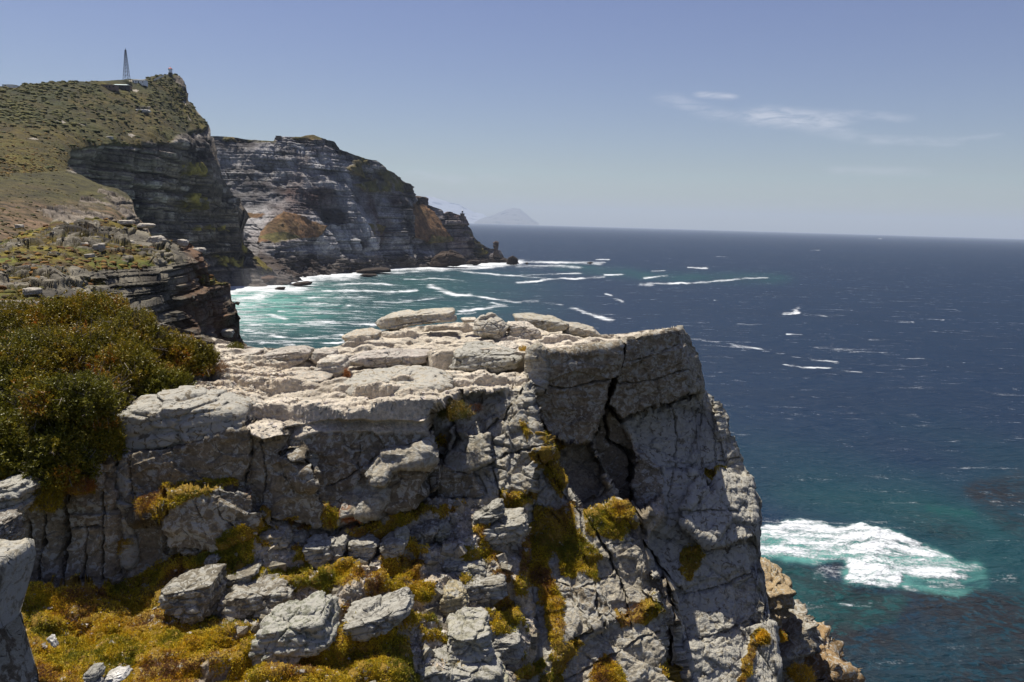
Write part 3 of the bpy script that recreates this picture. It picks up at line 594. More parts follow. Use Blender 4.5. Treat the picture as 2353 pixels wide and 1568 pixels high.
for pts, w, dp in cracks:
    d = dline(wx, wy, pts)/(w*(.75+.9*np.clip(fbm(PX/14, PY/14, PX*0, 2, 55), -.5, .6))); g = np.exp(-d**2*1.2); cdep = np.maximum(cdep, g*dp); crk = np.maximum(crk, g*(w > 2))
# ledges of the broken slope, traced as short risers that face the viewer
N = normals(blur(P.reshape(NY, NX, 3), 3))
x, y, z = P[..., 0], P[..., 1], P[..., 2]
f1, e1, h1 = facets(x/1.5, y/2.2, z/1.2, 101, 1.0)
f2, e2, h2 = facets(x/.42, y/.55, z/.33, 111, 1.0)
f3, e3, h3_ = facets(x/.13, y/.15, z/.10, 121, 1.0)
fb = fbm(x/.5, y/.5, z/.5, 6, 131, .6); fr = fbm(x/.9, y/.9, z/.35, 5, 141, .55, True)
isP = np.exp(-(sharp/.5)**2); isF = np.exp(-((sharp-1)/.6)**2); isL = np.exp(-((sharp-2)/.6)**2); isT = sstep(sharp, 2.4, 3)
rough = mask_poly(PX, PY, [[(985, 900), (1215, 890), (1290, 1110), (1200, 1150), (1110, 1100), (1120, 990)]], 8)
rough = blur(rough, 2)
disp = isF*(f1*.19+f2*.06+fr*.07+f3*.012) + isL*(f1*.17+f2*.075+f3*.035+fr*.05+.02*fb) + isT*(f2*.035*e2+f3*.018) + .03*fb + rough*(f2*.10*e2+f3*.035)
jt = (1-e1)*.10*(.5*isL)+(1-e2)*.05*(.3*isT+.2*isL+rough)
disp = disp-jt
P = P+N*disp[..., None]-np.array([0, -1, 0])*cdep[..., None]
# growth mats and gravel
MATS = [[(20, 1350), (150, 1358), (260, 1352), (340, 1312), (440, 1282), (560, 1242), (610, 1250), (690, 1272), (722, 1322), (684, 1358), (610, 1330), (520, 1368), (500, 1300), (420, 1315), (385, 1345), (392, 1385), (440, 1422), (600, 1428), (590, 1505), (700, 1512), (780, 1480), (900, 1500), (960, 1640), (60, 1640), (50, 1450)],
 [(802, 1228), (880, 1182), (960, 1162), (1002, 1172), (958, 1195), (870, 1240), (822, 1248)], [(1218, 1040), (1262, 1030), (1302, 1112), (1290, 1142), (1232, 1080)], [(1160, 1130), (1232, 1130), (1222, 1160), (1148, 1190), (1138, 1150)],
 [(1234, 1168), (1312, 1164), (1332, 1232), (1382, 1270), (1386, 1332), (1342, 1312), (1298, 1322), (1272, 1262), (1262, 1292), (1292, 1392), (1302, 1500), (1290, 1600), (1268, 1600), (1258, 1452), (1228, 1352), (1188, 1342), (1208, 1222)],
 [(1340, 1182), (1432, 1168), (1452, 1212), (1430, 1242), (1348, 1232)], [(1428, 1442), (1420, 1420), (1512, 1378), (1528, 1412), (1480, 1432)], [(1565, 1262), (1612, 1254), (1612, 1292), (1580, 1342), (1558, 1322)],
 [(310, 1162), (440, 1112), (545, 1100), (540, 1116), (450, 1142), (390, 1172), (320, 1192)], [(500, 1232), (600, 1188), (682, 1188), (670, 1212), (600, 1262), (500, 1282)], [(708, 1342), (790, 1280), (832, 1300), (830, 1342), (740, 1372)],
 [(840, 1332), (900, 1280), (977, 1290), (960, 1332), (900, 1352), (848, 1382)], [(640, 1402), (730, 1384), (740, 1392), (660, 1412)], [(944, 1342), (1002, 1340), (1000, 1372), (950, 1382)], [(1050, 1256), (1150, 1270), (1142, 1292), (1060, 1292)],
 [(1130, 1402), (1160, 1368), (1192, 1400), (1182, 1470), (1130, 1462)], [(770, 1462), (840, 1440), (932, 1470), (962, 1600), (700, 1600)], [(1338, 1600), (1390, 1500), (1432, 1552), (1440, 1600)], [(1690, 1562), (1722, 1460), (1747, 1448), (1742, 1482), (1702, 1600)],
 [(80, 1110), (150, 1090), (212, 1090), (222, 1132), (150, 1140), (122, 1182), (80, 1150)], [(-30, 1058), (62, 1088), (32, 1112), (-30, 1120)], [(1225, 1000), (1270, 1002), (1300, 1030), (1270, 1045), (1240, 1030)], [(735, 1160), (775, 1180), (772, 1210), (745, 1205)],
 [(1240, 1562), (1290, 1540), (1290, 1640), (1230, 1640)], [(1275, 1480), (1345, 1475), (1330, 1500), (1290, 1520)], [(1180, 1540), (1250, 1520), (1240, 1560), (1180, 1570)], [(1060, 1470), (1110, 1480), (1090, 1500)], [(690, 1225), (720, 1235), (720, 1260), (695, 1270)],
 [(265, 1230), (290, 1240), (285, 1280), (265, 1275)], [(1530, 1545), (1550, 1520), (1550, 1570), (1535, 1575)], [(1620, 1075), (1665, 1085), (1640, 1100), (1615, 1090)], [(1196, 970), (1225, 1000), (1215, 1020)], [(1000, 1010), (1020, 1000), (1030, 1020), (1005, 1035)]]
mat = mask_poly(PX, PY, MATS, 11, 61, 16.)
mat = mat*np.where((PX > 430) & (PX < 1000), fbm(x/.45, y/.45, z/.45, 4, 67) > -.34, True)
ixx = np.clip(((P[..., 0]-GXs[0])/.032).astype(int), 0, len(GXs)-1); iyy = np.clip(((P[..., 1]-GYs[0])/.032).astype(int), 0, len(GYs)-1)
ffv = ff[iyy, ixx]; hkv = hk[iyy, ixx]
ledge_mat = isT*(PX > 480)*(PX < 1215)*(ffv > .16+.06*fb)*(ffv < .42+.3*fbm(x/.6, y/.6, z/.6, 3, 64))*(fbm(x/.9, y/.9, z/.9, 3, 63) > -.1)
mat = np.maximum(mat, (ledge_mat > .5).astype(f32))
matb = blur(mat, 3)
P += (N*.6+np.array([0, 0, .4]))*(matb*(.07+.07*fbm(x/.3, y/.3, z/.3, 3, 71)))[..., None]
grav = mask_poly(PX, PY, [[(1000, 1170), (1130, 1190), (1180, 1240), (1120, 1290), (1000, 1280), (940, 1290), (960, 1240)], [(940, 1400), (1100, 1380), (1200, 1400), (1120, 1440), (1060, 1500), (930, 1500)], [(680, 1330), (760, 1300), (740, 1380), (640, 1410)],
                          [(440, 850), (560, 830), (700, 850), (620, 900), (520, 920), (420, 900)], [(600, 1400), (700, 1360), (690, 1380), (620, 1410)]], 14, 81, 20.)
# colours
ny_ = fbm(x/1.3, y/1.3, z/1.3, 5, 401, .6)
colr = blur(colr, 1)
C = colr*(1+.30*ny_)[..., None]
C = lerpc(C, lin(112, 100, 86), np.clip(fbm(x/.7, y/.7, z/.7, 4, 411)*1.6-.25, 0, .6)*(1-isL))
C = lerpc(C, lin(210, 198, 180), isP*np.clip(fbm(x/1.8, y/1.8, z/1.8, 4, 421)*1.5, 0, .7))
C = lerpc(C, lin(200, 184, 160), np.clip(np.maximum(grav, isT*(ffv > .16)*(PX > 500)*.75)*(.75+.6*fb), 0, .85))
C = lerpc(C, lin(176, 96, 30), np.clip(isL*0+sstep(fbm(x/.9, y/.9, z/.9, 3, 431), .62, .7)*.7, 0, 1))
C = C*(1-.65*np.clip(cdep/.3, 0, 1)*.6)[..., None]
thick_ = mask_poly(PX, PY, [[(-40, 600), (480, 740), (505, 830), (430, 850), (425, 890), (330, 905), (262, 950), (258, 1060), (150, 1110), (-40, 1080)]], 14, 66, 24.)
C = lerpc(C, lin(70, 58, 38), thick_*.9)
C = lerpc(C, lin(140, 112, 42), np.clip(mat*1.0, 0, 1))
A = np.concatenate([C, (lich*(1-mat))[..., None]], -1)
GF = (PX, PY, P)
rows = []; cr = []
Vs, Cs = skirt(P, A, 5, .9, .22)
# open the sheet where neighbouring blocks lie far apart only by keeping their joining walls: real sides of the blocks
tag(mesh_obj('cliff', Vs, grid_faces(*Vs.shape[:2]), M_FG, Cs), kind='structure')
def gidx(G, px, py):
    gx, gy, _ = G
    px = np.asarray(px, float); py = np.asarray(py, float)
    c = np.clip(np.searchsorted(gx[0], px), 1, gx.shape[1]-1); c = np.where(np.abs(gx[0, c-1]-px) < np.abs(gx[0, c]-px), c-1, c)
    lo = np.zeros(c.shape, int); hi = np.full(c.shape, gx.shape[0]-1)
    for _ in range(12):
        mid = (lo+hi)//2; up = gy[mid, c] < py; lo = np.where(up, mid, lo); hi = np.where(up, hi, mid)
    return hi, c
def surf(G, px, py):
    r, c = gidx(G, px, py); return G[2][r, c]
FN = normals(blur(P, 2))
# ------------------------------------------------------------ loose rocks
rngR = np.random.default_rng(5)
def cube_sphere(n):
    g = np.tan(np.linspace(-1, 1, n+1)*math.pi/4)
    V = []; Fq = []; idx = {}
    def vid(p):
        k = tuple(np.round(p, 5))
        if k not in idx: idx[k] = len(V); V.append(p)
        return idx[k]
    for ax in range(3):
        for sg in (-1, 1):
            ids = [[0]*(n+1) for _ in range(n+1)]
            for i in range(n+1):
                for j in range(n+1):
                    p = [0, 0, 0]; p[ax] = sg; p[(ax+1) % 3] = g[i]; p[(ax+2) % 3] = g[j]
                    ids[i][j] = vid(np.array(p, float))
            for i in range(n):
                for j in range(n):
                    q = [ids[i][j], ids[i+1][j], ids[i+1][j+1], ids[i][j+1]]
                    Fq.append(q if sg > 0 else q[::-1])
    V = np.array(V); return V/np.linalg.norm(V, axis=1, keepdims=True), np.array(Fq)
CS = {n: cube_sphere(n) for n in (8, 14, 26, 44)}
def rock(name, label, cat, poly, D, thick, p=5, col=(170, 160, 145), flat=.72, tilt=None, seed=0, n=None, mat=None, li=.3, rough=1.0, group=None, parent=None, topcol=None, lay=.05):
    """closed boulder whose outline seen from the viewpoint is poly (pixels of the survey) at distance D"""
    q = np.array(poly, float); c0 = (q.min(0)+q.max(0))/2
    A_ = np.arctan2(-(q[:, 1]-c0[1]), q[:, 0]-c0[0]); 
    th = np.linspace(-math.pi, math.pi, 181)
    Rr_ = np.zeros(181)
    for i, a in enumerate(th):                               # radius where the ray from the middle leaves the outline
        dx, dy = math.cos(a), -math.sin(a); best = 0
        for k in range(len(q)):
            x1, y1 = q[k]-c0; x2, y2 = q[(k+1) % len(q)]-c0; ex, ey = x2-x1, y2-y1
            den = dx*ey-dy*ex
            if abs(den) < 1e-9: continue
            tt = (x1*ey-y1*ex)/den; uu = (x1*dy-y1*dx)/den
            if tt > 0 and -1e-6 <= uu <= 1+1e-6: best = max(best, tt)
        Rr_[i] = best
    Rr_ = np.maximum(Rr_, 1)
    size = math.sqrt(abs(np.ptp(q[:, 0])*np.ptp(q[:, 1])))/F*D
    if n is None:
        px = math.sqrt(np.ptp(q[:, 0])*np.ptp(q[:, 1])); n = 44 if px > 60 else 26 if px > 28 else 14 if px > 12 else 8
    d, Fq = CS[n]; a, b, c = d[:, 0], d[:, 1], d[:, 2]
    nr = (np.abs(a)**p+np.abs(b)**p+np.abs(c)**p)**(1/p); qa, qb, qc = a/nr, b/nr, c/nr
    tht = np.arctan2(b, a); rho = np.hypot(qa, qb); rmax = 1/(np.abs(np.cos(tht))**p+np.abs(np.sin(tht))**p)**(1/p)
    rat = np.clip(rho/rmax, 0, 1); Rt = np.interp(tht, th, Rr_)
    U = rat*Rt*np.cos(tht); Vv = rat*Rt*np.sin(tht); W = qc*thick/2
    base = at(c0[0], c0[1], D)
    V = base + (U[:, None]*rv+Vv[:, None]*uv)*(D/F) + W[:, None]*np.array([0., 1, 0])
    V = V-np.outer((V[:, 1]-D)*0, [0, 0, 0])
    # flat upper face: cut everything above a plane that starts at the skyline edge
    if flat:
        xs_ = V[:, 0]; mid = np.abs(qc) < .45
        if tilt is None:
            nb = 9; bx = np.linspace(xs_.min(), xs_.max(), nb+1); tx = []; tz = []
            for k in range(1, nb-1):
                s_ = mid & (xs_ >= bx[k]) & (xs_ <= bx[k+1])
                if s_.any(): tx.append((bx[k]+bx[k+1])/2); tz.append(V[s_, 2].max())
            cf = np.polyfit(tx, tz, 1) if len(tx) > 2 else [0, V[:, 2].max()]
        else: cf = [tilt, V[mid, 2].max()-tilt*xs_.mean()]
        hgt = np.ptp(V[:, 2])
        pl = cf[0]*V[:, 0]+cf[1]+(V[:, 1]-D)*.10-hgt*(1-flat)*.25
        ex = V[:, 2]-pl; V[:, 2] = np.where(ex > 0, pl+ex*.12, V[:, 2])
    L = size; X_, Y_, Z_ = V[:, 0]/L+seed*3.1, V[:, 1]/L, V[:, 2]/L
    f1_, e1_, _ = facets(X_*2.2, Y_*2.2, Z_*3.0, 500+seed, 1.0); f2_, e2_, _ = facets(X_*6, Y_*6, Z_*8, 520+seed, 1.0)
    nn = V-V.mean(0); nn /= np.maximum(np.linalg.norm(nn, axis=1, keepdims=True), 1e-6)
    dd = rough*L*(.07*f1_+.03*f2_+.035*fbm(X_*4, Y_*4, Z_*9, 5, 540+seed, .6)-.05*(1-e1_)*(h3(np.array([seed]), np.array([1]), np.array([2]), 3)[0] > .4))
    V = V+nn*dd[:, None]
    zl = (V[:, 2]-.18*V[:, 0]+.06*size*fbm(X_*1.5, Y_*1.5, Z_*1.5, 3, 580+seed))/(size*.16); kz = np.floor(zl).astype(int)
    hz_ = h3(kz, kz*0+seed, kz*0, 77)-.5; gz = np.exp(-(np.minimum(zl-kz, 1-zl+kz)/.09)**2)
    side = nn*np.array([1, 1, 0]); V = V+side*(size*lay*(1.6*hz_-.7*gz))[:, None]
    C_ = np.broadcast_to(lin(*col), V.shape)*(1+.35*fbm(X_*3, Y_*3, Z_*3, 4, 560+seed))[:, None]
    if topcol is not None:
        C_ = lerpc(C_, lin(*topcol), sstep(b, .3, .7)*.8)
    C_ = np.concatenate([C_, np.full((len(V), 1), li)], 1)
    cen = V.mean(0); cen[2] = V[:, 2].min()
    o = mesh_obj(name, V-cen, Fq, mat or M_FG, C_); o.location = cen
    if parent: o.parent = parent
    if label: tag(o, label, cat, group)
    return o
TOP = (196, 185, 168)
def frock(label, poly, name='boulder', thick=None, dD=0.0, col=(166, 154, 136), sd=[0], D=None, **k):
    q = np.array(poly, float); w = np.ptp(q[:, 0]); h = np.ptp(q[:, 1]); sd[0] += 1
    bx = q[:, 0].mean(); by = q[:, 1].max()-.08*h
    if by > 1180 and 370 < bx < 1215: D = None
    if D is None: D = float(surf(GF, np.array([bx]), np.array([by]))[0, 1])
    if thick is None: thick = min(w, 1.6*h+.3*w)*D/F*.8
    if by > 1180 and bx < 1215 and 'near dark' not in label:
        k['p'] = max(k.get('p', 5), 5)*1.3 if k.get('flat', 1) else k.get('p', 3); k['rough'] = 1.5; k['lay'] = .07; dD -= .08; thick *= .9
        col = tuple(int(c_*.93) for c_ in col)
    return rock(name, label, 'rock', poly, D+thick*.32+dD, thick, col=col, seed=sd[0], **k)
# on the bare top
frock('long flat slab perched on the rim, overhanging on its left over a dark hollow', [(857, 741), (880, 728), (905, 717), (960, 712), (1000, 708), (1050, 709), (1049, 736), (1000, 739), (950, 745), (915, 757), (885, 755), (868, 750)], 'slab', thick=1.1, dD=-.2, D=24.0, col=(186, 174, 152), flat=.5, p=6, li=.6)
frock('rounded boulder beside the perched slab, above a dark mossy hollow', [(1085, 752), (1090, 735), (1105, 725), (1130, 721), (1155, 732), (1170, 748), (1166, 775), (1150, 788), (1120, 775), (1090, 768)], D=21.5, thick=1.1, col=(186, 176, 158), flat=0, p=2.6, li=.6)
frock('small flat stone between the perched slab and the rounded boulder', [(1058, 731), (1090, 730), (1100, 738), (1065, 741)], 'stone', D=24, thick=.5, col=TOP)
frock('wedge shaped slab on the skyline right of the rounded boulder', [(1180, 724), (1225, 722), (1270, 729), (1305, 745), (1300, 757), (1262, 760), (1235, 750), (1210, 735), (1184, 735)], 'slab', D=23.0, thick=1.0, col=(170, 160, 138), li=.6, p=6)
frock('low layered slab behind the wedge shaped slab at the right of the skyline', [(1292, 741), (1330, 744), (1362, 754), (1384, 770), (1340, 772), (1296, 768)], 'slab', D=23.3, thick=.9, col=(176, 165, 146), li=.5)
frock('broad pale slab leaning below the wedge shaped slab', [(1165, 740), (1210, 738), (1240, 758), (1245, 775), (1200, 785), (1165, 770)], 'slab', D=21.8, thick=.9, col=TOP, p=5)
frock('flat tongue of rock jutting left over a dark notch on the rim', [(788, 770), (812, 760), (850, 757), (878, 764), (870, 780), (835, 783), (818, 793), (800, 785)], 'slab', D=21.6, thick=1.0, col=(184, 170, 148), li=.5)
frock('long block at the back rim of the bare top, left of the flat tongue', [(604, 832), (610, 812), (650, 800), (700, 797), (717, 803), (714, 825), (690, 836), (640, 842), (612, 842)], D=19.3, thick=.8, col=(184, 174, 160), p=7)
frock('squat block at the back rim, leftmost of the rim blocks', [(520, 830), (535, 812), (570, 802), (600, 805), (604, 820), (585, 838), (545, 838)], D=19.6, thick=.8, col=(180, 170, 156), p=6)
frock('rounded block at the back rim between the long block and the flat tongue', [(718, 822), (722, 806), (745, 800), (770, 806), (775, 815), (750, 830), (725, 832)], D=19.4, thick=.7, col=(178, 168, 154))
frock('dark lichened knoll of rock before the overhanging block', [(1035, 840), (1048, 812), (1070, 794), (1100, 786), (1135, 792), (1180, 806), (1198, 820), (1196, 842), (1150, 852), (1090, 856), (1050, 852)], D=18.2, thick=1.4, col=(122, 116, 98), li=.9, flat=.4, p=3.5)
frock('pale block behind the dark lichened knoll', [(1130, 796), (1150, 786), (1180, 788), (1196, 800), (1195, 822), (1165, 815), (1140, 808)], D=19.2, thick=.8, col=TOP)
frock('large lens shaped slab with curved layers in the middle of the bare top', [(778, 902), (790, 880), (812, 864), (850, 853), (900, 846), (960, 850), (1010, 858), (1044, 868), (1046, 884), (1010, 898), (960, 916), (900, 920), (830, 912), (795, 912)], 'slab', D=16.2, thick=1.9, col=(170, 158, 136), li=.8, flat=.45, p=3.2)
frock('low boulder standing just left of the tufted brown grass', [(728, 850), (735, 828), (760, 816), (795, 822), (800, 845), (785, 862), (745, 866)], D=18.0, thick=.8, col=(186, 176, 160), p=6)
frock('flat pale slab left of the standing low boulder', [(590, 884), (600, 868), (660, 858), (740, 858), (765, 866), (745, 880), (690, 888), (630, 892)], 'slab', D=17.2, thick=1.1, col=(184, 172, 154))
frock('row of low broken blocks in the middle distance of the bare top', [(800, 826), (830, 812), (900, 806), (985, 808), (990, 830), (930, 838), (850, 840)], 'slab', D=18.9, thick=.9, col=(180, 170, 158), p=7)
frock('small white stone on the gravel at the left of the bare top', [(512, 836), (522, 832), (530, 836), (528, 846), (518, 848)], 'stone', D=19, thick=.2, col=(205, 200, 190))
frock('thick overhanging slab lying on the top left of the cliff wall', [(268, 1030), (272, 985), (285, 945), (310, 915), (400, 905), (500, 910), (560, 925), (580, 940), (581, 965), (560, 980), (520, 994), (470, 1006), (400, 1022), (310, 1036)], 'slab', D=13.45, thick=1.25, col=(158, 146, 124), li=.85, flat=.85, p=8, rough=1.0)
frock('flat block at the rim between the overhanging slab and the rounded cliff face', [(585, 940), (640, 925), (700, 930), (690, 945), (620, 958), (588, 955)], 'slab', D=15.0, thick=.8, col=TOP)
# broken slope
frock('big pale green lichened block low in the broken slope', [(588, 1500), (590, 1450), (612, 1415), (655, 1400), (690, 1396), (760, 1380), (765, 1400), (768, 1450), (735, 1475), (700, 1492), (640, 1505)], D=10.9, thick=1.0, col=(150, 150, 132), li=.7, flat=.75, p=8)
frock('cracked block under a mossy cap, left of the middle of the slope', [(514, 1372), (535, 1350), (600, 1335), (650, 1330), (682, 1350), (676, 1375), (640, 1402), (560, 1420), (520, 1415)], D=11.7, thick=.8, col=(140, 132, 116), li=.5, p=7)
frock('dark squared block set under the yellow mat at the foot of the wall', [(382, 1350), (420, 1325), (505, 1312), (508, 1350), (505, 1395), (465, 1415), (400, 1388)], D=11.9, thick=.8, col=(130, 122, 106), li=.4, p=9)
frock('narrow squared block right of the dark squared block', [(508, 1318), (545, 1305), (596, 1292), (600, 1318), (560, 1340), (512, 1362)], D=12.2, thick=.7, col=(136, 128, 112), li=.4, p=8)
frock('sunlit flat topped boulder, left one of the pair below the wall', [(598, 1218), (625, 1212), (655, 1215), (672, 1235), (668, 1248), (640, 1254), (614, 1246)], D=12.9, thick=.6, col=(184, 172, 148), li=.3)
frock('sunlit rounded boulder, right one of the pair below the wall', [(664, 1240), (668, 1216), (695, 1209), (712, 1224), (716, 1244), (695, 1262), (672, 1255)], D=12.8, thick=.6, col=(178, 166, 144), li=.3, p=4)
frock('pale cracked block in the row below the pair of sunlit boulders', [(700, 1255), (705, 1243), (740, 1237), (765, 1245), (768, 1275), (748, 1298), (718, 1292)], D=12.5, thick=.6, col=(160, 156, 146), li=.5, p=6)
frock('upright pale block wedged in the row of blocks under the mossy ledge', [(748, 1262), (755, 1240), (795, 1232), (800, 1250), (785, 1290), (762, 1300)], D=12.5, thick=.5, col=(168, 164, 152), li=.5)
frock('blocky stone at the left end of the mossy ledge', [(800, 1245), (812, 1230), (850, 1228), (872, 1245), (868, 1268), (840, 1285), (806, 1278)], D=12.6, thick=.6, col=(156, 150, 136), li=.5, p=5)
frock('long stone under the mossy ledge', [(872, 1250), (890, 1232), (915, 1228), (935, 1240), (928, 1262), (890, 1276)], D=12.8, thick=.6, col=(150, 144, 130), li=.4)
frock('dark block at the right end of the mossy ledge', [(930, 1236), (945, 1212), (990, 1200), (1005, 1208), (1000, 1235), (965, 1255), (935, 1254)], D=13.1, thick=.6, col=(138, 130, 114), li=.4)
frock('smooth rounded stone beside the dark block of the mossy ledge', [(996, 1222), (1002, 1203), (1025, 1198), (1036, 1212), (1033, 1232), (1014, 1244), (1000, 1238)], D=13.1, thick=.45, col=(164, 160, 142), p=2.8, flat=0)
frock('egg shaped stone below the mossy ledge', [(908, 1238), (912, 1218), (930, 1210), (942, 1224), (940, 1248), (925, 1260), (912, 1254)], D=12.7, thick=.4, col=(170, 166, 148), p=2.6, flat=0)
frock('jagged ridge of grey rock in the middle of the slope', [(788, 1440), (800, 1410), (850, 1395), (900, 1378), (938, 1362), (944, 1385), (930, 1415), (890, 1440), (850, 1456), (806, 1452)], D=11.9, thick=.8, col=(156, 152, 140), li=.6, p=5)
frock('pointed tan stone in the slope right of the middle', [(1010, 1392), (1013, 1358), (1035, 1342), (1060, 1350), (1078, 1378), (1060, 1396), (1030, 1404)], D=12.6, thick=.6, col=(170, 158, 126), p=4)
frock('layered block above the pointed tan stone', [(1016, 1288), (1030, 1275), (1090, 1278), (1118, 1290), (1118, 1312), (1080, 1318), (1028, 1316)], D=13.1, thick=.8, col=(158, 152, 134), li=.5, p=7)
frock('broad layered block right of the pointed tan stone', [(1050, 1330), (1075, 1316), (1140, 1310), (1168, 1318), (1165, 1350), (1120, 1366), (1080, 1370), (1060, 1352)], D=12.9, thick=.9, col=(156, 150, 134), li=.6, p=7)
frock('pale ledge block under the orange moss at the edge of the slope', [(1095, 1205), (1150, 1182), (1205, 1178), (1212, 1200), (1195, 1235), (1140, 1240), (1105, 1230)], D=13.9, thick=.9, col=(170, 164, 148), li=.5, p=6)
frock('tilted grey block between the dark gully and the gravel', [(1085, 1200), (1092, 1182), (1140, 1152), (1158, 1150), (1160, 1168), (1135, 1192), (1105, 1208)], D=14.3, thick=.5, col=(150, 146, 134), li=.5, p=6)
frock('big rounded boulder low on the right of the slope', [(1022, 1480), (1030, 1440), (1060, 1418), (1100, 1415), (1128, 1432), (1136, 1480), (1130, 1520), (1085, 1535), (1040, 1515)], D=12.0, thick=1.0, col=(166, 162, 142), li=.6, p=4)
frock('wide lichened boulder under the big rounded boulder', [(940, 1530), (960, 1505), (1030, 1495), (1110, 1512), (1160, 1530), (1150, 1565), (1080, 1580), (980, 1575)], D=11.7, thick=1.0, col=(150, 146, 128), li=.7, p=4.5)
frock('smooth cream boulder at the bottom edge of the picture', [(1018, 1590), (1024, 1562), (1080, 1543), (1150, 1540), (1170, 1556), (1172, 1600), (1100, 1625), (1030, 1615)], D=11.3, thick=1.0, col=(186, 180, 152), p=4, li=.2)
frock('grey block between the rounded boulder and the hanging moss', [(1120, 1455), (1150, 1440), (1195, 1450), (1205, 1500), (1160, 1520), (1125, 1510)], D=12.7, thick=.7, col=(150, 146, 136), li=.6, p=6)
frock('small white stone standing in the yellow mat', [(440, 1404), (446, 1398), (458, 1408), (460, 1422), (448, 1428), (441, 1420)], 'stone', D=11.5, thick=.12, col=(200, 196, 180))
frock('thin white stone lying in the mat near the bottom left corner', [(110, 1464), (118, 1460), (128, 1474), (134, 1486), (122, 1482)], 'stone', D=9.9, thick=.12, col=(210, 206, 196))
frock('grey rounded stone poking out of the mat at the bottom', [(196, 1548), (205, 1535), (228, 1532), (236, 1545), (232, 1560), (205, 1562)], 'stone', D=9.0, thick=.25, col=(160, 156, 146), p=3)
frock('light grey slab at the very bottom left of the mat', [(180, 1585), (195, 1566), (228, 1560), (236, 1575), (225, 1600)], 'stone', D=8.9, thick=.25, col=(170, 166, 156), p=4)
frock('bright white flat stone in the mat at the bottom', [(240, 1552), (262, 1542), (290, 1541), (299, 1550), (280, 1560), (250, 1562)], 'stone', D=9.1, thick=.3, col=(214, 210, 202), p=4)
frock('small pile of thin slabs in the shade at the foot of the wall', [(470, 1292), (478, 1275), (500, 1268), (512, 1280), (500, 1292), (480, 1298)], 'stone', D=12.5, thick=.3, col=(150, 146, 136), p=5)
# left edge
frock('near dark rock with a pale pointed ledge at the left edge', [(-70, 1245), (20, 1241), (54, 1243), (60, 1256), (52, 1280), (30, 1298), (18, 1340), (6, 1400), (2, 1450), (18, 1510), (48, 1568), (75, 1640), (-70, 1640)], D=6.4, thick=.5, col=(118, 108, 94), li=.7, p=9, flat=0, rough=.5, topcol=(186, 178, 158))
frock('lichened block capped by pink flowering mat at the left edge', [(-30, 1125), (0, 1105), (45, 1092), (78, 1098), (80, 1130), (64, 1170), (25, 1190), (-30, 1195)], D=11.7, thick=.8, col=(168, 162, 146), li=.9, p=6)
frock('smooth rounded block below the capped block at the left edge', [(-30, 1190), (10, 1184), (28, 1192), (34, 1215), (30, 1245), (-30, 1250)], D=9.5, thick=.6, col=(140, 132, 118), li=.4, p=4)
frock('squat stone standing in the gap left of the wall', [(214, 1100), (216, 1056), (236, 1050), (244, 1064), (242, 1112), (228, 1116)], D=12.7, thick=.4, col=(136, 126, 110), li=.6, p=5)
# beyond the right face, further down
frock('small layered nose of rock sticking out of the right hand skyline', [(1722, 1140), (1728, 1118), (1738, 1126), (1744, 1150), (1738, 1172), (1728, 1176)], D=18.6, thick=.8, col=(166, 158, 138))
frock('orange tinged ledge stack beyond the right hand face', [(1700, 1320), (1735, 1290), (1765, 1293), (1790, 1302), (1782, 1315), (1795, 1330), (1810, 1352), (1800, 1372), (1785, 1382), (1770, 1420), (1700, 1480)], 'ledge', D=20.5, thick=2.2, col=(156, 136, 104), li=.2, p=9, flat=.4, rough=2.4, lay=.12, n=44)
frock('grey tilted fin of rock above the sea at the lower right', [(1710, 1600), (1720, 1520), (1775, 1450), (1788, 1432), (1800, 1412), (1815, 1420), (1832, 1398), (1868, 1400), (1872, 1418), (1862, 1440), (1832, 1478), (1815, 1510), (1780, 1540)], 'ledge', D=20.8, thick=1.8, col=(140, 128, 108), li=.5, p=9, rough=2.2, lay=.10, n=44)
frock('orange and cream layered outcrop lowest at the right above the sea', [(1700, 1700), (1710, 1560), (1770, 1500), (1800, 1490), (1830, 1462), (1868, 1432), (1880, 1428), (1900, 1440), (1915, 1462), (1935, 1480), (1943, 1512), (1942, 1540), (1934, 1580), (1925, 1700)], 'ledge', D=21, thick=2.6, col=(150, 124, 88), li=.3, p=9, flat=.55, rough=2.6, lay=.12, n=44)
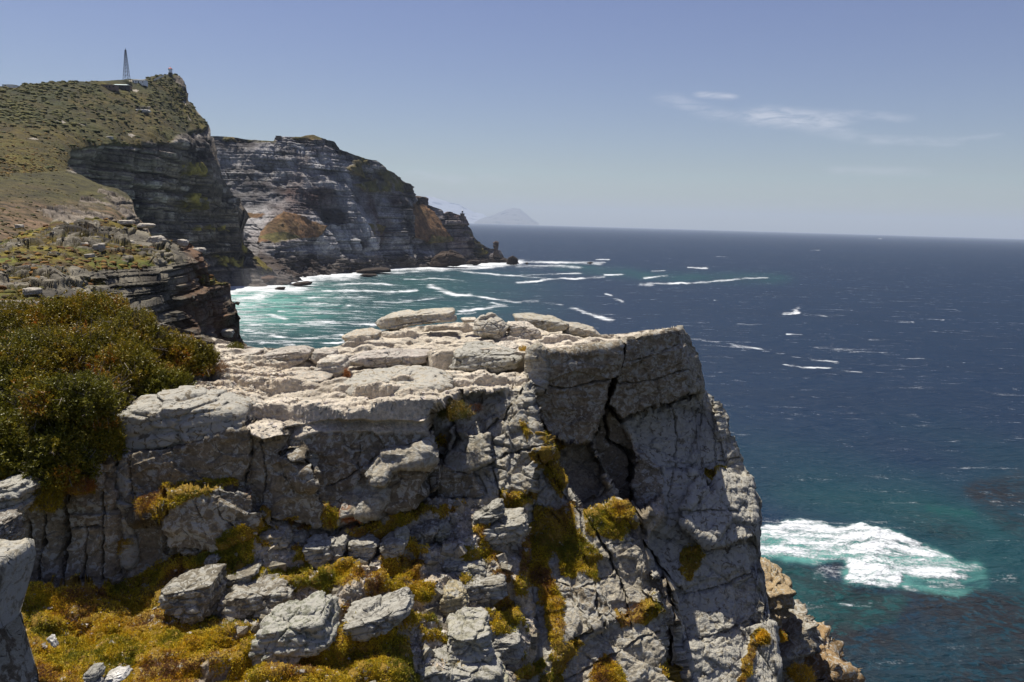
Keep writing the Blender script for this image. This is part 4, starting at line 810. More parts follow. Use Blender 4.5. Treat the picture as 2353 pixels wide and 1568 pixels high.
# ---- middle outcrop boulders (far fewer pixels)
def mrock(label, cx, cy, w, h, G=None, k=0, col=(170, 162, 148), cnt=[100], name='boulder', group=None, mat=None, flat=.6):
    cnt[0] += 1; r = np.random.default_rng(cnt[0]); a = np.linspace(0, 2*math.pi, 11)[:-1]
    rr = r.uniform(.82, 1.1, 10); poly = [(cx+w/2*math.copysign(abs(math.cos(t_))**.7, math.cos(t_))*q_, cy-h/2*math.copysign(abs(math.sin(t_))**.7, math.sin(t_))*q_) for t_, q_ in zip(a, rr)]
    G = G or GA; D_ = float(surf(G, np.array([cx]), np.array([cy+h*.35]))[0, 1])
    th_ = min(w, 2*h)*D_/F*.8
    return rock(name, label, 'rock', poly, D_+th_*.1, th_, p=r.uniform(3, 6), col=col, seed=cnt[0] % 60, mat=mat or M_MID, flat=flat, group=group, rough=.9)
for lb, cx, cy, w, h in [('big double boulder in the middle of the outcrop meadow', 360, 553, 38, 24), ('squared boulder left of the big double boulder', 228, 569, 26, 22), ('leaning grey boulder right of the big double boulder', 421, 558, 24, 18),
        ('tilted dark boulder on the yellow slope of the outcrop', 457, 576, 30, 18), ('flat topped boulder on the far left of the outcrop meadow', 145, 530, 46, 20), ('long low boulder between meadow rocks', 176, 542, 40, 14),
        ('white boulder at the left shoulder of the outcrop', 44, 521, 20, 12), ('round boulder beneath the outcrop crest', 203, 514, 20, 10), ('pale slab on the crest of the outcrop', 335, 452+60, 44, 14), ('broad boulder crowning the outcrop', 380, 448+60, 50, 18),
        ('pale boulder at the lip of the outcrop cliff', 205, 588, 22, 10), ('boulder in brown heath near the outcrop lip', 190, 562, 28, 12), ('isolated dark stone in the lower meadow of the outcrop', 75, 670, 40, 20), ('small round stone right of the crown', 640/2.3, 540, 18, 10),
        ('pale boulder beside the small cliff at the outcrop centre', 297, 558, 24, 12), ('rounded stone at the far right foot of the outcrop', 524, 765, 30, 20)]:
    if lb.startswith('pale slab on the crest') or lb.startswith('broad boulder'): continue
    mrock(lb, cx, cy, w, h)
mrock('pale slab lying on the crest of the outcrop', 335, 519, 44, 12); mrock('broad boulder crowning the outcrop', 290, 512, 40, 12)
mrock('large whitish boulder on the green hillside below the lighthouse', 328, 256, 32, 11, GB, col=(190, 186, 176), mat=M_FAR)
mrock('stone block on the hillside above the cliff edge', 251, 317, 16, 9, GB, col=(160, 156, 148), mat=M_FAR)
# ---- rocks in the surf
def srock(label, poly, D_=None, name='rock', col=(58, 48, 40), s=[0], flat=.5, th=None, mat=None):
    s[0] += 1; q = np.array(poly, float); by = q[:, 1].max()-1.0; D_ = D_ or CAMZ*F/(by-hor(q[:, 0].mean()))
    rock(name, label, 'rock', poly, D_, th or np.ptp(q[:, 0])*D_/F*.6, p=3.5, col=col, seed=s[0]+30, mat=mat or M_FAR, flat=flat, n=26)
srock('large dark sea rock standing off the tip of the headland', [(1163, 606), (1166, 594), (1178, 587), (1184, 590), (1189, 593), (1192, 606), (1180, 609)], flat=0)
srock('tiny dark rock in the foam right of the sea rock', [(1206, 606), (1211, 602), (1215, 606), (1210, 608)])
srock('lone rock far out on the foam line', [(1348, 605), (1356, 601), (1364, 604), (1356, 607)])
srock('dark pillar of rock at the end of the headland', [(1132, 590), (1135, 572), (1132, 557), (1139, 553), (1147, 556), (1145, 575), (1149, 590)], 1530, 'rock_pillar', flat=0, col=(82, 70, 62))
srock('long low dark reef before the headland cliff', [(818, 626), (830, 618), (850, 617), (880, 614), (900, 619), (898, 625), (860, 628)])
srock('pair of low rocks just seaward of the long reef', [(826, 634), (836, 629), (850, 630), (862, 629), (868, 634), (848, 636)])
srock('flat dark rock in the white water of the bay', [(664, 655), (680, 649), (705, 646), (716, 649), (715, 655), (690, 658)])
srock('small rock at the left of the flat dark rock in the bay', [(630, 664), (640, 659), (656, 660), (652, 666)])
srock('humped dark rock mass at the foot of the headland', [(988, 610), (995, 595), (1010, 582), (1035, 578), (1055, 584), (1066, 592), (1070, 605), (1050, 613), (1010, 614)], col=(66, 54, 44), flat=0)
srock('boulder at the waterline below the headland point', [(1070, 606), (1080, 596), (1100, 598), (1106, 606), (1090, 610)])
srock('pale boulder above the reef on the shore', [(746, 612), (752, 603), (764, 602), (770, 611), (758, 616)], col=(150, 142, 132))
srock('second pale boulder on the shore beneath the cliff', [(778, 611), (784, 603), (800, 601), (806, 609), (792, 615)], col=(150, 142, 132))
srock('tiny boulder beside the near outcrop waterline', [(538, 698), (544, 692), (552, 696), (548, 702)], 640)
srock('brown reef at the foot of the lighthouse hill', [(510, 652), (540, 632), (580, 628), (612, 632), (640, 640), (620, 652), (560, 660)], 890, col=(92, 70, 54))
srock('layered shelf behind the brown reef', [(498, 640), (520, 618), (556, 606), (572, 615), (560, 634), (520, 645)], 900, col=(88, 68, 56))
srock('flat overhanging crag jutting from the headland skyline', [(953, 456), (958, 449), (978, 452), (984, 457), (983, 470), (962, 470)], 1385, 'crag', col=(78, 66, 60))
# ------------------------------------------------------------ plants
rng = np.random.default_rng(11)
M_LEAF = plain('leaf', (.1, .1, .02), .42, attr=True, trans=.22, var=.2, sc=.2)
M_MAT = plain('succulent', (.1, .1, .02), .6, attr=True, trans=.25, var=.2, sc=.15)
M_TWIG = plain('twig_bark', (.20, .17, .14), .8, var=.3, sc=.1)
M_HEATH = plain('heath', (.1, .1, .02), .9, attr=True, var=.3, sc=.7)
def unit(v): return v/np.maximum(np.linalg.norm(v, axis=-1, keepdims=True), 1e-9)
def blades(B, Dr, L, Wd_, col, cv=.25, bend=.25):
    """one pointed leaf per base point: B base, Dr direction, L length, Wd_ width"""
    n = len(B); side = unit(np.cross(Dr, rng.normal(size=(n, 3)))); up = np.cross(side, Dr)
    L = L[:, None]; w = Wd_[:, None]
    V = np.stack([B, B+Dr*L*.55+side*w*.5+up*L*bend*.3, B+Dr*L+up*L*bend*-.2, B+Dr*L*.55-side*w*.5+up*L*bend*.3], 1)
    C_ = np.repeat((col*(1+cv*rng.uniform(-1, 1, (n, 1))))[:, None], 4, 1)
    return V.reshape(-1, 3), C_.reshape(-1, 3)
def quads(n): return np.arange(n*4).reshape(n, 4)
def pick(cols, wts, n):
    c = np.array([lin(*q) for q in cols]); i = rng.choice(len(c), n, p=np.array(wts)/sum(wts)); return c[i]
def tubes(segs, r0_, r1_):
    """thin tapered three-sided tubes; segs = list of point chains"""
    V = []; Fq = []; k = 0
    for s in segs:
        s = np.array(s); m_ = len(s)
        for i, p_ in enumerate(s):
            d_ = unit(s[min(i+1, m_-1)]-s[max(i-1, 0)]); a_ = unit(np.cross(d_, [.3, .2, .9])); b_ = np.cross(d_, a_); r_ = r0_+(r1_-r0_)*i/(m_-1)
            for t_ in range(3): V.append(p_+r_*(a_*math.cos(t_*2.094)+b_*math.sin(t_*2.094)))
        for i in range(m_-1):
            for t_ in range(3): Fq.append([k+i*3+t_, k+i*3+(t_+1) % 3, k+i*3+3+(t_+1) % 3, k+i*3+3+t_])
        k += m_*3
    return np.array(V), np.array(Fq)
def shrub(label, cx, cy, rx, ry, D_, n, cols, wts, leaf=(.035, .02), dead=8, name='shrub', cat='shrub', group=None, vol=.45, sprig=7, G=None):
    if leaf == (.035, .02): leaf = (.05, .03)
    cen = at(cx, cy+ry*.35, D_); rx_ = rx*D_/F; rz = ry*1.35*D_/F; ry_ = rx_*.95
    t = empty(name, tuple(cen-np.array([0, 0, rz*.3])), label, cat, group)
    ns = n//sprig
    d_ = unit(rng.normal(size=(ns, 3))); d_[:, 2] = np.abs(d_[:, 2])*1.0-.25; d_ = unit(d_)
    ln = 1+.42*fbm(d_[:, 0]*3.2+cx, d_[:, 1]*3, d_[:, 2]*3+cy, 3, int(cx) % 90)
    rad = (vol+(1-vol)*rng.uniform(0, 1, ns)**.45)*ln
    tip = cen+d_*np.array([rx_, ry_, rz])*rad[:, None]
    sd_ = unit(d_*.7+np.array([0, 0, .7])+.45*rng.normal(size=(ns, 3)))
    B = np.repeat(tip, sprig, 0)-np.repeat(sd_, sprig, 0)*rng.uniform(0, .07, (ns*sprig, 1))*leaf[0]/.035
    Dr = unit(np.repeat(sd_, sprig, 0)*.8+.8*rng.normal(size=(ns*sprig, 3)))
    L = leaf[0]*rng.uniform(.6, 1.3, len(B)); Wl = leaf[1]*rng.uniform(.7, 1.2, len(B))
    patch = np.clip(.5+1.2*fbm(tip[:, 0]/.5, tip[:, 1]/.5, tip[:, 2]/.5, 3, 4), 0, 1)
    base = np.array([lin(*q) for q in cols]); cw = np.cumsum(np.array(wts)/sum(wts))
    ci = np.searchsorted(cw, np.clip(patch*.7+.3*rng.uniform(0, 1, ns), 0, .999)); C_ = np.repeat(base[ci], sprig, 0)
    V, C_ = blades(B, Dr, L, Wl, C_, .35)
    o0 = np.array(t.location)
    mesh_obj('foliage', V-o0, quads(len(B)), M_LEAF, C_, t, smooth=False)
    segs = []
    for k_ in range(26+dead*7):
        q = tip[rng.integers(ns)]; b0 = cen+np.array([rng.normal()*.12*rx_, rng.normal()*.12*rx_, -rz*.3]); m1 = b0+(q-b0)*.5+rng.normal(size=3)*.07*rx_
        ext = 1.03 if k_ > 26 else .95
        segs.append([b0, m1, b0+(q-b0)*ext])
        if k_ > 26:
            for _ in range(3): s0 = m1+(q-m1)*rng.uniform(.2, .9); segs.append([s0, s0+rng.normal(size=3)*.06*rx_, s0+(q-b0)*.25+rng.normal(size=3)*.14*rx_])
    V, Fq = tubes(segs, .008*max(1, rx_), .0025)
    mesh_obj('branches', V-o0, Fq, M_TWIG, None, t)
    return t
OL = [(98, 92, 26), (120, 110, 30), (142, 122, 34), (160, 118, 38), (170, 100, 34)]; OW = [3, 4, 3, 1.6, .8]
GR = [(88, 86, 24), (110, 106, 30), (134, 120, 34), (156, 112, 36)]; GW = [3, 4, 3, 1.4]
thk = 'thicket of leathery shrubs left of the bare rock'
for lb, cx, cy, rx, ry, D_, n, dead in [
 ('dark olive shrub at the far left crest of the thicket', 45, 745, 85, 52, 17.5, 9000, 6), ('domed shrub forming the highest crest of the thicket', 215, 722, 85, 50, 17.6, 11000, 2),
 ('olive shrub between the two crests of the thicket', 128, 738, 70, 48, 17.2, 8000, 4), ('shrub with bare grey twigs right of the highest crest', 300, 770, 80, 48, 16.6, 10000, 26),
 ('low shrub at the right shoulder of the thicket', 395, 808, 60, 40, 16.8, 8000, 10), ('shrub in the heart of the thicket below the crests', 165, 820, 95, 60, 15.2, 12000, 24),
 ('shrub at the left edge halfway down the thicket', 30, 850, 95, 68, 14.6, 12000, 8), ('olive shrub above the sunlit rim of the thicket', 290, 850, 80, 52, 15.0, 10000, 12),
 ('glossy green shrub reaching out over the pale rock', 375, 875, 58, 34, 14.9, 8000, 3), ('twiggy shrub with gaps showing the pale rock behind', 215, 915, 72, 55, 13.9, 7000, 34),
 ('shrub filling the middle left of the thicket', 105, 945, 95, 62, 13.6, 12000, 12), ('shrub beside the left end of the overhanging slab', 232, 985, 48, 62, 13.1, 8000, 8),
 ('shrub hiding the rock step beside the twiggy shrub', 165, 905, 82, 42, 12.9, 9000, 14), ('broad olive shrub sprawling over the middle of the thicket', 250, 800, 100, 52, 16.0, 11000, 6), ('shrub low on the left flank under the crest', 90, 800, 95, 52, 16.0, 11000, 6), ('brownish shrub at the right end of the thicket before the rim', 440, 815, 52, 34, 16.9, 7000, 6), ('shrub leaning over the lichened block at the left', 60, 905, 100, 52, 14.0, 11000, 4),
 ('lowest dark shrub at the left edge of the thicket', 25, 1010, 85, 62, 12.7, 11000, 8), ('lowest dark shrub of the thicket, just above the yellow cushion', 140, 1035, 82, 55, 12.6, 11000, 8)]:
    shrub(lb, cx, cy+6, rx*1.16, ry*1.3, D_, int(n*2.3), OL if D_ > 14.95 else GR, OW if D_ > 14.95 else GW, dead=dead, group=thk)
YG = [(190, 150, 38), (216, 172, 44), (160, 138, 38), (186, 116, 50)]; YW = [3, 3, 2, 1.4]
shrub('orange brown low bush at the right foot of the thicket', 465, 838, 55, 24, 17.0, 9000, [(128, 90, 34), (150, 104, 40), (112, 66, 36), (96, 84, 34)], [3, 3, 2, 1], leaf=(.025, .008), dead=10)
shrub('small green bush on the rim above the bay', 542, 796, 20, 11, 20.5, 2600, GR, GW, leaf=(.03, .015), dead=0)
shrub('round green cushion bush growing in the cliff top notch', 1046, 942, 40, 24, 15.0, 9000, [(110, 100, 32), (92, 92, 30), (138, 112, 38), (70, 72, 24)], [3, 3, 2, 2], leaf=(.035, .007), dead=2)
shrub('tufted brown grass between boulders on the bare top', 797, 858, 8, 16, 17.6, 900, [(150, 96, 50), (170, 120, 70)], [1, 1], leaf=(.07, .006), dead=0, name='grass_tuft', cat='grass tuft')
shrub('yellow moss cushion at the left corner of the overhanging block', 1203, 800, 13, 8, 18.0, 1400, YG, YW, leaf=(.025, .007), dead=0, name='moss_cushion', cat='moss')
shrub('big round moss cushion beside the dark chimney of the right face', 1508, 1398, 22, 20, 14.4, 4200, [(96, 78, 22), (112, 88, 24), (80, 66, 20)], [1, 1, 1], leaf=(.025, .008), dead=0, name='moss_cushion', cat='moss')
shrub('yellow green cushion under the lowest shrub at the left', 105, 1140, 42, 40, 12.1, 7000, [(170, 146, 36), (150, 132, 34), (132, 122, 32), (160, 116, 40)], [3, 3, 2, 1], leaf=(.03, .008), dead=0, name='moss_cushion', cat='moss')
shrub('rust coloured cushion above the cracked column', 190, 1112, 32, 22, 12.3, 4200, [(150, 104, 44), (138, 84, 42), (160, 126, 48)], [3, 2, 2], leaf=(.028, .008), dead=0, name='moss_cushion', cat='moss')
shrub('dry orange cushion clinging to the foot of the rounded wall', 757, 1185, 20, 26, 13.4, 3600, [(150, 96, 34), (166, 116, 40), (120, 78, 30)], [2, 2, 1], leaf=(.028, .008), dead=0, name='moss_cushion', cat='moss')

for lb_, cx_, cy_, rx_, ry_, D__ in [('yellow moss cushion on the lowest outcrop above the sea', 1840, 1545, 34, 22, 20.0), ('small moss cushion on the grey tilted fin', 1790, 1460, 20, 12, 19.9), ('rusty moss cushion at the foot of the right hand face', 1775, 1590, 30, 26, 19.2),
        ('hanging moss tuft at the outer edge of the right face', 1755, 1462, 16, 18, 15.6)]:
    shrub(lb_, cx_, cy_, rx_, ry_, D__, 3600, YG, YW, leaf=(.05, .014), dead=0, name='moss_cushion', cat='moss')
def sampleG(G, w, n, Nn):
    """n points spread over a surveyed surface, weight w per vertex; returns points, normals"""
    PXg, PYg, Pg = G[0], G[1], G[2]; a = w*np.gradient(PYg, axis=0)*np.gradient(PXg, axis=1); a = a.ravel(); a = np.clip(a, 0, None)
    i = rng.choice(len(a), n, p=a/a.sum()); r_, c_ = np.unravel_index(i, w.shape)
    p0 = Pg[r_, c_]; r2 = np.clip(r_+1, 0, w.shape[0]-1); c2 = np.clip(c_+1, 0, w.shape[1]-1)
    e1 = Pg[r2, c_]-p0; e2 = Pg[r_, c2]-p0
    e1 = e1*np.minimum(1, .12/np.maximum(np.linalg.norm(e1, axis=1, keepdims=True), 1e-6)); e2 = e2*np.minimum(1, .12/np.maximum(np.linalg.norm(e2, axis=1, keepdims=True), 1e-6))
    return p0+e1*rng.uniform(0, 1, (n, 1))+e2*rng.uniform(0, 1, (n, 1)), Nn[r_, c_], PXg[r_, c_], PYg[r_, c_]
n = 90000
vis = (PXF := GF[0]) > -25
B, Nn, bx_, by_ = sampleG(GF, mat*vis*(.35+np.clip(.5+fbm(x/.5, y/.5, z/.5, 3, 901)*1.6, 0, 1)), n, FN)
lump = fbm(B[:, 0]/.35, B[:, 1]/.35, B[:, 2]/.35, 3, 905)
B = B+unit(Nn*.6+[0, 0, .5])*(np.clip(.02+.10*lump, -.02, .12)*rng.uniform(.3, 1, n))[:, None]
t1_ = np.clip(.5+1.2*fbm(B[:, 0]/.6, B[:, 1]/.6, B[:, 2]/.6, 3, 911)+.12*rng.normal(size=n), 0, .999)
cs_ = np.array([lin(*q) for q in [(124, 122, 38), (172, 156, 42), (208, 182, 52), (198, 160, 52), (158, 116, 54), (132, 98, 68)]])
wts_ = np.array([.16, .24, .28, .16, .10, .06]); ci = np.searchsorted(np.cumsum(wts_), t1_, side='left').clip(0, 5)
Cb = cs_[ci]
B3 = np.repeat(B, 3, 0); D3 = unit(np.repeat(unit(Nn*.5+[0, -.1, .7]), 3, 0)+.75*rng.normal(size=(3*n, 3)))
V, C_ = blades(B3, D3, rng.uniform(.02, .05, 3*n), rng.uniform(.007, .014, 3*n), np.repeat(Cb, 3, 0), .35)
tag(mesh_obj('ground_cover', V, quads(3*n), M_MAT, C_, smooth=False), 'yellow and rust creeping succulent mats filling the ledges and cracks of the near cliff', 'ground cover', kind='stuff')
# stone chips on the ledges
def chips(name, label, w, n, s0, s1, G, Nn, mat_, cols, flat=.45, kind='stuff', cat='gravel'):
    B, Nc, _, _ = sampleG(G, w, n, Nn)
    cu = np.array([(-1, -1, -1), (1, -1, -1), (1, 1, -1), (-1, 1, -1), (-1, -1, 1), (1, -1, 1), (1, 1, 1), (-1, 1, 1)], float)
    fc = np.array([(0, 3, 2, 1), (4, 5, 6, 7), (0, 1, 5, 4), (1, 2, 6, 5), (2, 3, 7, 6), (3, 0, 4, 7)])
    sz = s0*(s1/s0)**(rng.uniform(0, 1, n)**2.2); a_ = unit(rng.normal(size=(n, 3))); c0_ = unit(Nc*.4+[0, 0, .7]+.35*rng.normal(size=(n, 3)))
    a_ = unit(np.cross(a_, c0_)); b_ = np.cross(c0_, a_)
    q = cu[None]*rng.uniform(.3, 1, (n, 8, 3)); sh = np.stack([rng.uniform(.7, 1.3, n), rng.uniform(.5, 1, n), rng.uniform(.3, .7, n)*flat*2], 1)
    q = q*sh[:, None]*sz[:, None, None]*.5
    V = B[:, None]+q[..., :1]*a_[:, None]+q[..., 1:2]*b_[:, None]+q[..., 2:]*c0_[:, None]
    Fq = (np.arange(n)[:, None, None]*8+fc[None]).reshape(-1, 4)
    Cc = np.repeat((pick(cols, [1]*len(cols), n)*rng.uniform(.8, 1.15, (n, 1)))[:, None], 8, 1).reshape(-1, 3)
    o = mesh_obj(name, V.reshape(-1, 3), Fq, mat_, np.concatenate([Cc, np.full((len(Cc), 1), .2)], 1), smooth=False)
    return tag(o, label, cat, kind=kind)
isT_ = sstep(sharp, 2.4, 3)
chips('gravel', 'pale angular stone chips strewn over the ledges of the broken slope', np.clip(grav*1.0+.10*isT_*(PX > 550)*(FN[..., 2] > .3)+.35*isT_*(ffv > .16)*(PX > 500), 0, 1)*(1-mat)*(sharp > 2.2)+.02*mat*(PX < 900), 5200, .025, .14, GF, FN, M_FG, [(196, 186, 172), (178, 168, 154), (206, 198, 188), (160, 150, 134)])
chips('gravel', 'cream grit and splinters lying between the slabs of the bare top', (sharp < .3)*(FN[..., 2] > .6)*(.15+grav)*sstep(PY, 790, 830), 2200, .03, .13, GF, FN, M_FG, [(200, 190, 172), (188, 176, 158), (204, 192, 180)])
chips('rubble', 'angular grey blocks and broken slabs half buried in the slope under the wall', isT_*(1-mat)*(PX > 520)*(PX < 1240)*(.3+(FN[..., 2] > .35)), 420, .07, .32, GF, FN, M_FG, [(160, 150, 132), (148, 140, 122), (172, 162, 144), (136, 128, 110)], .8, cat='rubble')
# heath bushes on hill and outcrop
def ico():
    import bmesh
    bm = bmesh.new(); bmesh.ops.create_icosphere(bm, subdivisions=2, radius=1); V = np.array([v_.co[:] for v_ in bm.verts]); Fq = np.array([[v_.index for v_ in f_.verts] for f_ in bm.faces]); bm.free(); return V, Fq
IV, IF = ico()
def heath(name, label, G, w, n, r0_, r1_, cols, fl=.6):
    B, Nc, _, _ = sampleG(G, w, n, normals(G[2][-G[0].shape[0]:]))
    r_ = r0_*(r1_/r0_)**rng.uniform(0, 1, n); m_ = len(IV)
    nz3 = 1+.30*noise(IV[None, :, 0]*2.3+B[:, None, 0], IV[None, :, 1]*2.3+B[:, None, 1], IV[None, :, 2]*2.3, 3)+.14*noise(IV[None, :, 0]*6+B[:, None, 0], IV[None, :, 1]*6, IV[None, :, 2]*6, 8)
    V = B[:, None]+IV[None]*(r_[:, None]*nz3)[..., None]*np.array([1, 1, fl])
    Cc = pick(cols, [1]*len(cols), n)[:, None]*(.85+.35*rng.uniform(0, 1, (n, m_, 1)))
    Fq = (np.arange(n)[:, None, None]*m_+IF[None]).reshape(-1, 3)
    tag(mesh_obj(name, V.reshape(-1, 3), Fq, M_HEATH, Cc.reshape(-1, 3)), label, 'heath', kind='stuff')
gB = (GB[0], GB[1], GB[2])
wB = (1-mB)*(1-spurB)*np.clip(.25+1.0*sstep(GB[1], 420, 260)+1.5*fbm(GB[2][..., 0]/60, GB[2][..., 1]/60, GB[2][..., 0]*0, 3, 3), .05, 2)
cut = 1-((GB[0] > 226)*(GB[0] < 338)*(GB[1] < 216)+(GB[0] > 380)*(GB[0] < 402)*(GB[1] < 182) > 0)
wB = wB*cut
heath('bushes', 'dark green coastal heath bushes covering the lighthouse hill', GB, wB*(.15+sstep(GB[1], 330, 250)), 1500, .8, 2.6, [(70, 70, 28), (80, 78, 32), (86, 78, 36), (64, 66, 28), (88, 84, 36)], .5)
heath('low_heath', 'low brown and ochre heath clumps on the grassy flank of the hill', GB, (1-mB)*np.clip((GB[1]-270)/150, 0, 1), 2400, .3, 1.1, [(104, 80, 36), (120, 96, 42), (88, 72, 32), (78, 72, 34)])
heath('spur_heath', 'low dark heath on the stony spur', GS, (1-rimS_)*1.0, 500, .25, .8, [(74, 66, 32), (92, 78, 38), (84, 70, 40), (66, 66, 30)], .7)
heath('meadow_heath', 'small rust and olive heath clumps in the meadow of the middle outcrop', GA, (1-mA)*(vgA > .3), 1400, .2, .8, [(92, 62, 26), (112, 80, 32), (84, 80, 32), (118, 98, 38), (70, 58, 28)])
chips('scree', 'pale blocks and scree strewn over the middle outcrop', (.2+1.0*(rmA > .5)*(1-mA))*(GA[1] < 720), 900, .2, 1.1, GA, normals(GA[2]), M_MID, [(138, 130, 112), (122, 114, 98), (156, 148, 132)], .7, cat='scree')
chips('hillside_stones', 'pinkish stones scattered on the slope between hill and outcrop', spurB*(GB[1] > 420)+.02*(1-mB), 800, .2, 1.0, GB, normals(GB[2]), M_MID, [(136, 118, 98), (118, 104, 86), (150, 138, 120)], .7, cat='scree')
chips('shore_boulders', 'jumbled boulders along the foot of the headland cliffs', ((GC[1] > 575)*(1-np.abs(GC[0]*0)))*(GC[2][..., 2] < 14)*(GC[2][..., 2] > -1), 500, 1.2, 6, GC, normals(GC[2]), M_FAR, [(92, 80, 68), (120, 108, 96), (70, 58, 48), (150, 142, 130)], .8, cat='boulders')

# ------------------------------------------------------------ buildings and masts
M_WHITE = plain('white_paint', (.78, .78, .76), .6, var=.06); M_RED = plain('red_paint', (.50, .07, .04), .5); M_DK = plain('dark_stone', (.06, .055, .05), .8)
M_STEEL = plain('grey_steel', (.16, .16, .18), .5, .3); M_GLASS = plain('dark_glass', (.02, .025, .03), .15); M_BRICK = plain('brown_brick', (.20, .14, .11), .85); M_ROOF = plain('pale_roof', (.62, .60, .56), .6); M_ROOFG = plain('light_green_roof', (.58, .68, .64), .5)
M_STONE = plain('stone_plinth', (.14, .11, .09), .9, sc=4)
def lathe(prof, n=20, z0=0):
    V = []; Fq = []
    for r_, z_ in prof:
        for k_ in range(n): a_ = 2*math.pi*k_/n; V.append((r_*math.cos(a_), r_*math.sin(a_), z_))
    for i in range(len(prof)-1):
        for k_ in range(n): Fq.append([i*n+k_, i*n+(k_+1) % n, (i+1)*n+(k_+1) % n, (i+1)*n+k_])
    return np.array(V), np.array(Fq)
def boxes(L_):
    V = []; Fq = []
    for (x0, y0, z0, x1, y1, z1) in L_:
        k_ = len(V); V += [(a_, b_, c_) for a_ in (x0, x1) for b_ in (y0, y1) for c_ in (z0, z1)]
        Fq += [[k_+i for i in f_] for f_ in [(0, 1, 3, 2), (4, 6, 7, 5), (0, 4, 5, 1), (2, 3, 7, 6), (0, 2, 6, 4), (1, 5, 7, 3)]]
    return np.array(V, float), np.array(Fq)
def part(name, VF, mt, par, smooth=False): return mesh_obj(name, VF[0], VF[1], mt, None, par, smooth)
# old lighthouse
p0 = at(391.7, 171.0, float(surf(GB, np.array([391.7]), np.array([173.]))[0, 1])-3)
lh = empty('lighthouse', tuple(p0), 'white round lighthouse with red cap on top of the peak', 'lighthouse')
part('base', lathe([(2.35, -3), (2.35, 1.5), (2.2, 1.55), (0, 1.56)]), M_DK, lh)
part('tower', lathe([(2.15, 1.0), (2.1, 5.9), (0, 5.95)]), M_WHITE, lh, True)
g_ = part('gallery', lathe([(2.1, 5.2), (2.5, 5.25), (2.5, 5.5), (2.1, 5.52)]), M_WHITE, lh)
part('railing', lathe([(2.46, 5.5), (2.46, 5.9), (2.42, 5.9), (2.42, 5.5)]), M_STEEL, g_)
cp = part('roof', lathe([(2.3, 5.95), (2.2, 6.15), (1.2, 6.9), (.35, 7.4), (.3, 7.8), (0, 7.85)]), M_RED, lh, True)
part('vane', boxes([(-.9, -.08, 7.7, .3, .08, 7.95), (-.09, -.09, 7.8, .09, .09, 8.6)]), M_DK, cp)
# mast
p0 = at(291, 183.0, float(surf(GB, np.array([291.]), np.array([185.]))[0, 1])-3); mh = 29.5
mt_ = empty('radio_mast', tuple(p0), 'tall tapering steel lattice mast on the hill ridge', 'radio mast')
def beam(a_, b_, r_):
    return tubes([[np.array(a_, float), np.array(b_, float)]], r_, r_)
def mergeVF(L_):
    V = []; Fq = []; k_ = 0
    for v_, f_ in L_: V.append(v_); Fq.append(f_+k_); k_ += len(v_)
    return np.concatenate(V), np.concatenate(Fq)
def wd(h_): return 2.2*(1-h_/mh)+.5
lv = [0, 4.2, 8, 11.4, 14.5, 17.3, 19.8, 22.1, 24.2, 26.1, 27.9, mh]
co = [(-1, -1), (1, -1), (1, 1), (-1, 1)]
for cx_, cy_ in co: part('leg', beam((cx_*wd(0), cy_*wd(0), -1), (cx_*wd(mh), cy_*wd(mh), mh), .21), M_STEEL, mt_)
hz_ = []; dg = []
for i, h_ in enumerate(lv):
    for k_ in range(4):
        a_, b_ = co[k_], co[(k_+1) % 4]
        if i: hz_.append(beam((a_[0]*wd(h_), a_[1]*wd(h_), h_), (b_[0]*wd(h_), b_[1]*wd(h_), h_), .15))
        if i < len(lv)-1:
            h2 = lv[i+1]; dg.append(beam((a_[0]*wd(h_), a_[1]*wd(h_), h_), (b_[0]*wd(h2), b_[1]*wd(h2), h2), .11)); dg.append(beam((b_[0]*wd(h_), b_[1]*wd(h_), h_), (a_[0]*wd(h2), a_[1]*wd(h2), h2), .11))
for i in range(0, len(hz_), 4): part('crossbar', mergeVF(hz_[i:i+4]), M_STEEL, mt_)
if 1: pass
if 1: part('top_ring', beam((-.8, 0, mh-1), (.8, 0, mh-1), .12), M_STEEL, mt_)
part('bracing', mergeVF(dg), M_STEEL, mt_)
part('antenna', mergeVF([beam((0, 0, mh-.5), (0, 0, mh+2), .15), beam((.2, 0, mh-2.5), (.2, 0, mh+.6), .35)]), M_DK, mt_)
def house(name, label, cx, cb, D_, w, d, h, wall, roof, wins, rh=1.0, cat='house', rot=0, slope=0):
    D_ = float(surf(GB if cx < 400 else GC, np.array([cx]), np.array([cb+1.0]))[0, 1])-2.0
    p0 = at(cx, cb-1.3, D_); t = empty(name, tuple(p0), label, cat); t.rotation_euler = (0, 0, rot)
    part('wall', boxes([(-w/2, 0, -2, w/2, d, h)]), wall, t)
    e_ = .35; V = np.array([(-w/2-e_, -e_, h+.01), (w/2+e_, -e_, h+.01), (w/2+e_, d+e_, h+.01+slope), (-w/2-e_, d+e_, h+.01+slope), (-w/2-e_, d/2, h+rh+slope/2), (w/2+e_, d/2, h+rh+slope/2)])
    me_ = bpy.data.meshes.new('roof'); me_.from_pydata([tuple(v_) for v_ in V], [], [(0, 1, 5, 4), (2, 3, 4, 5), (0, 4, 3), (1, 2, 5), (0, 3, 2, 1)]); me_.materials.append(roof)
    r_ = bpy.data.objects.new('roof', me_); COL.objects.link(r_); r_.parent = t
    for (wx_, wz, ww, wh, nm) in wins:
        f_ = part(nm, boxes([(wx_-ww/2, -.06, wz, wx_+ww/2, .02, wz+wh)]), M_GLASS, t)
    return t
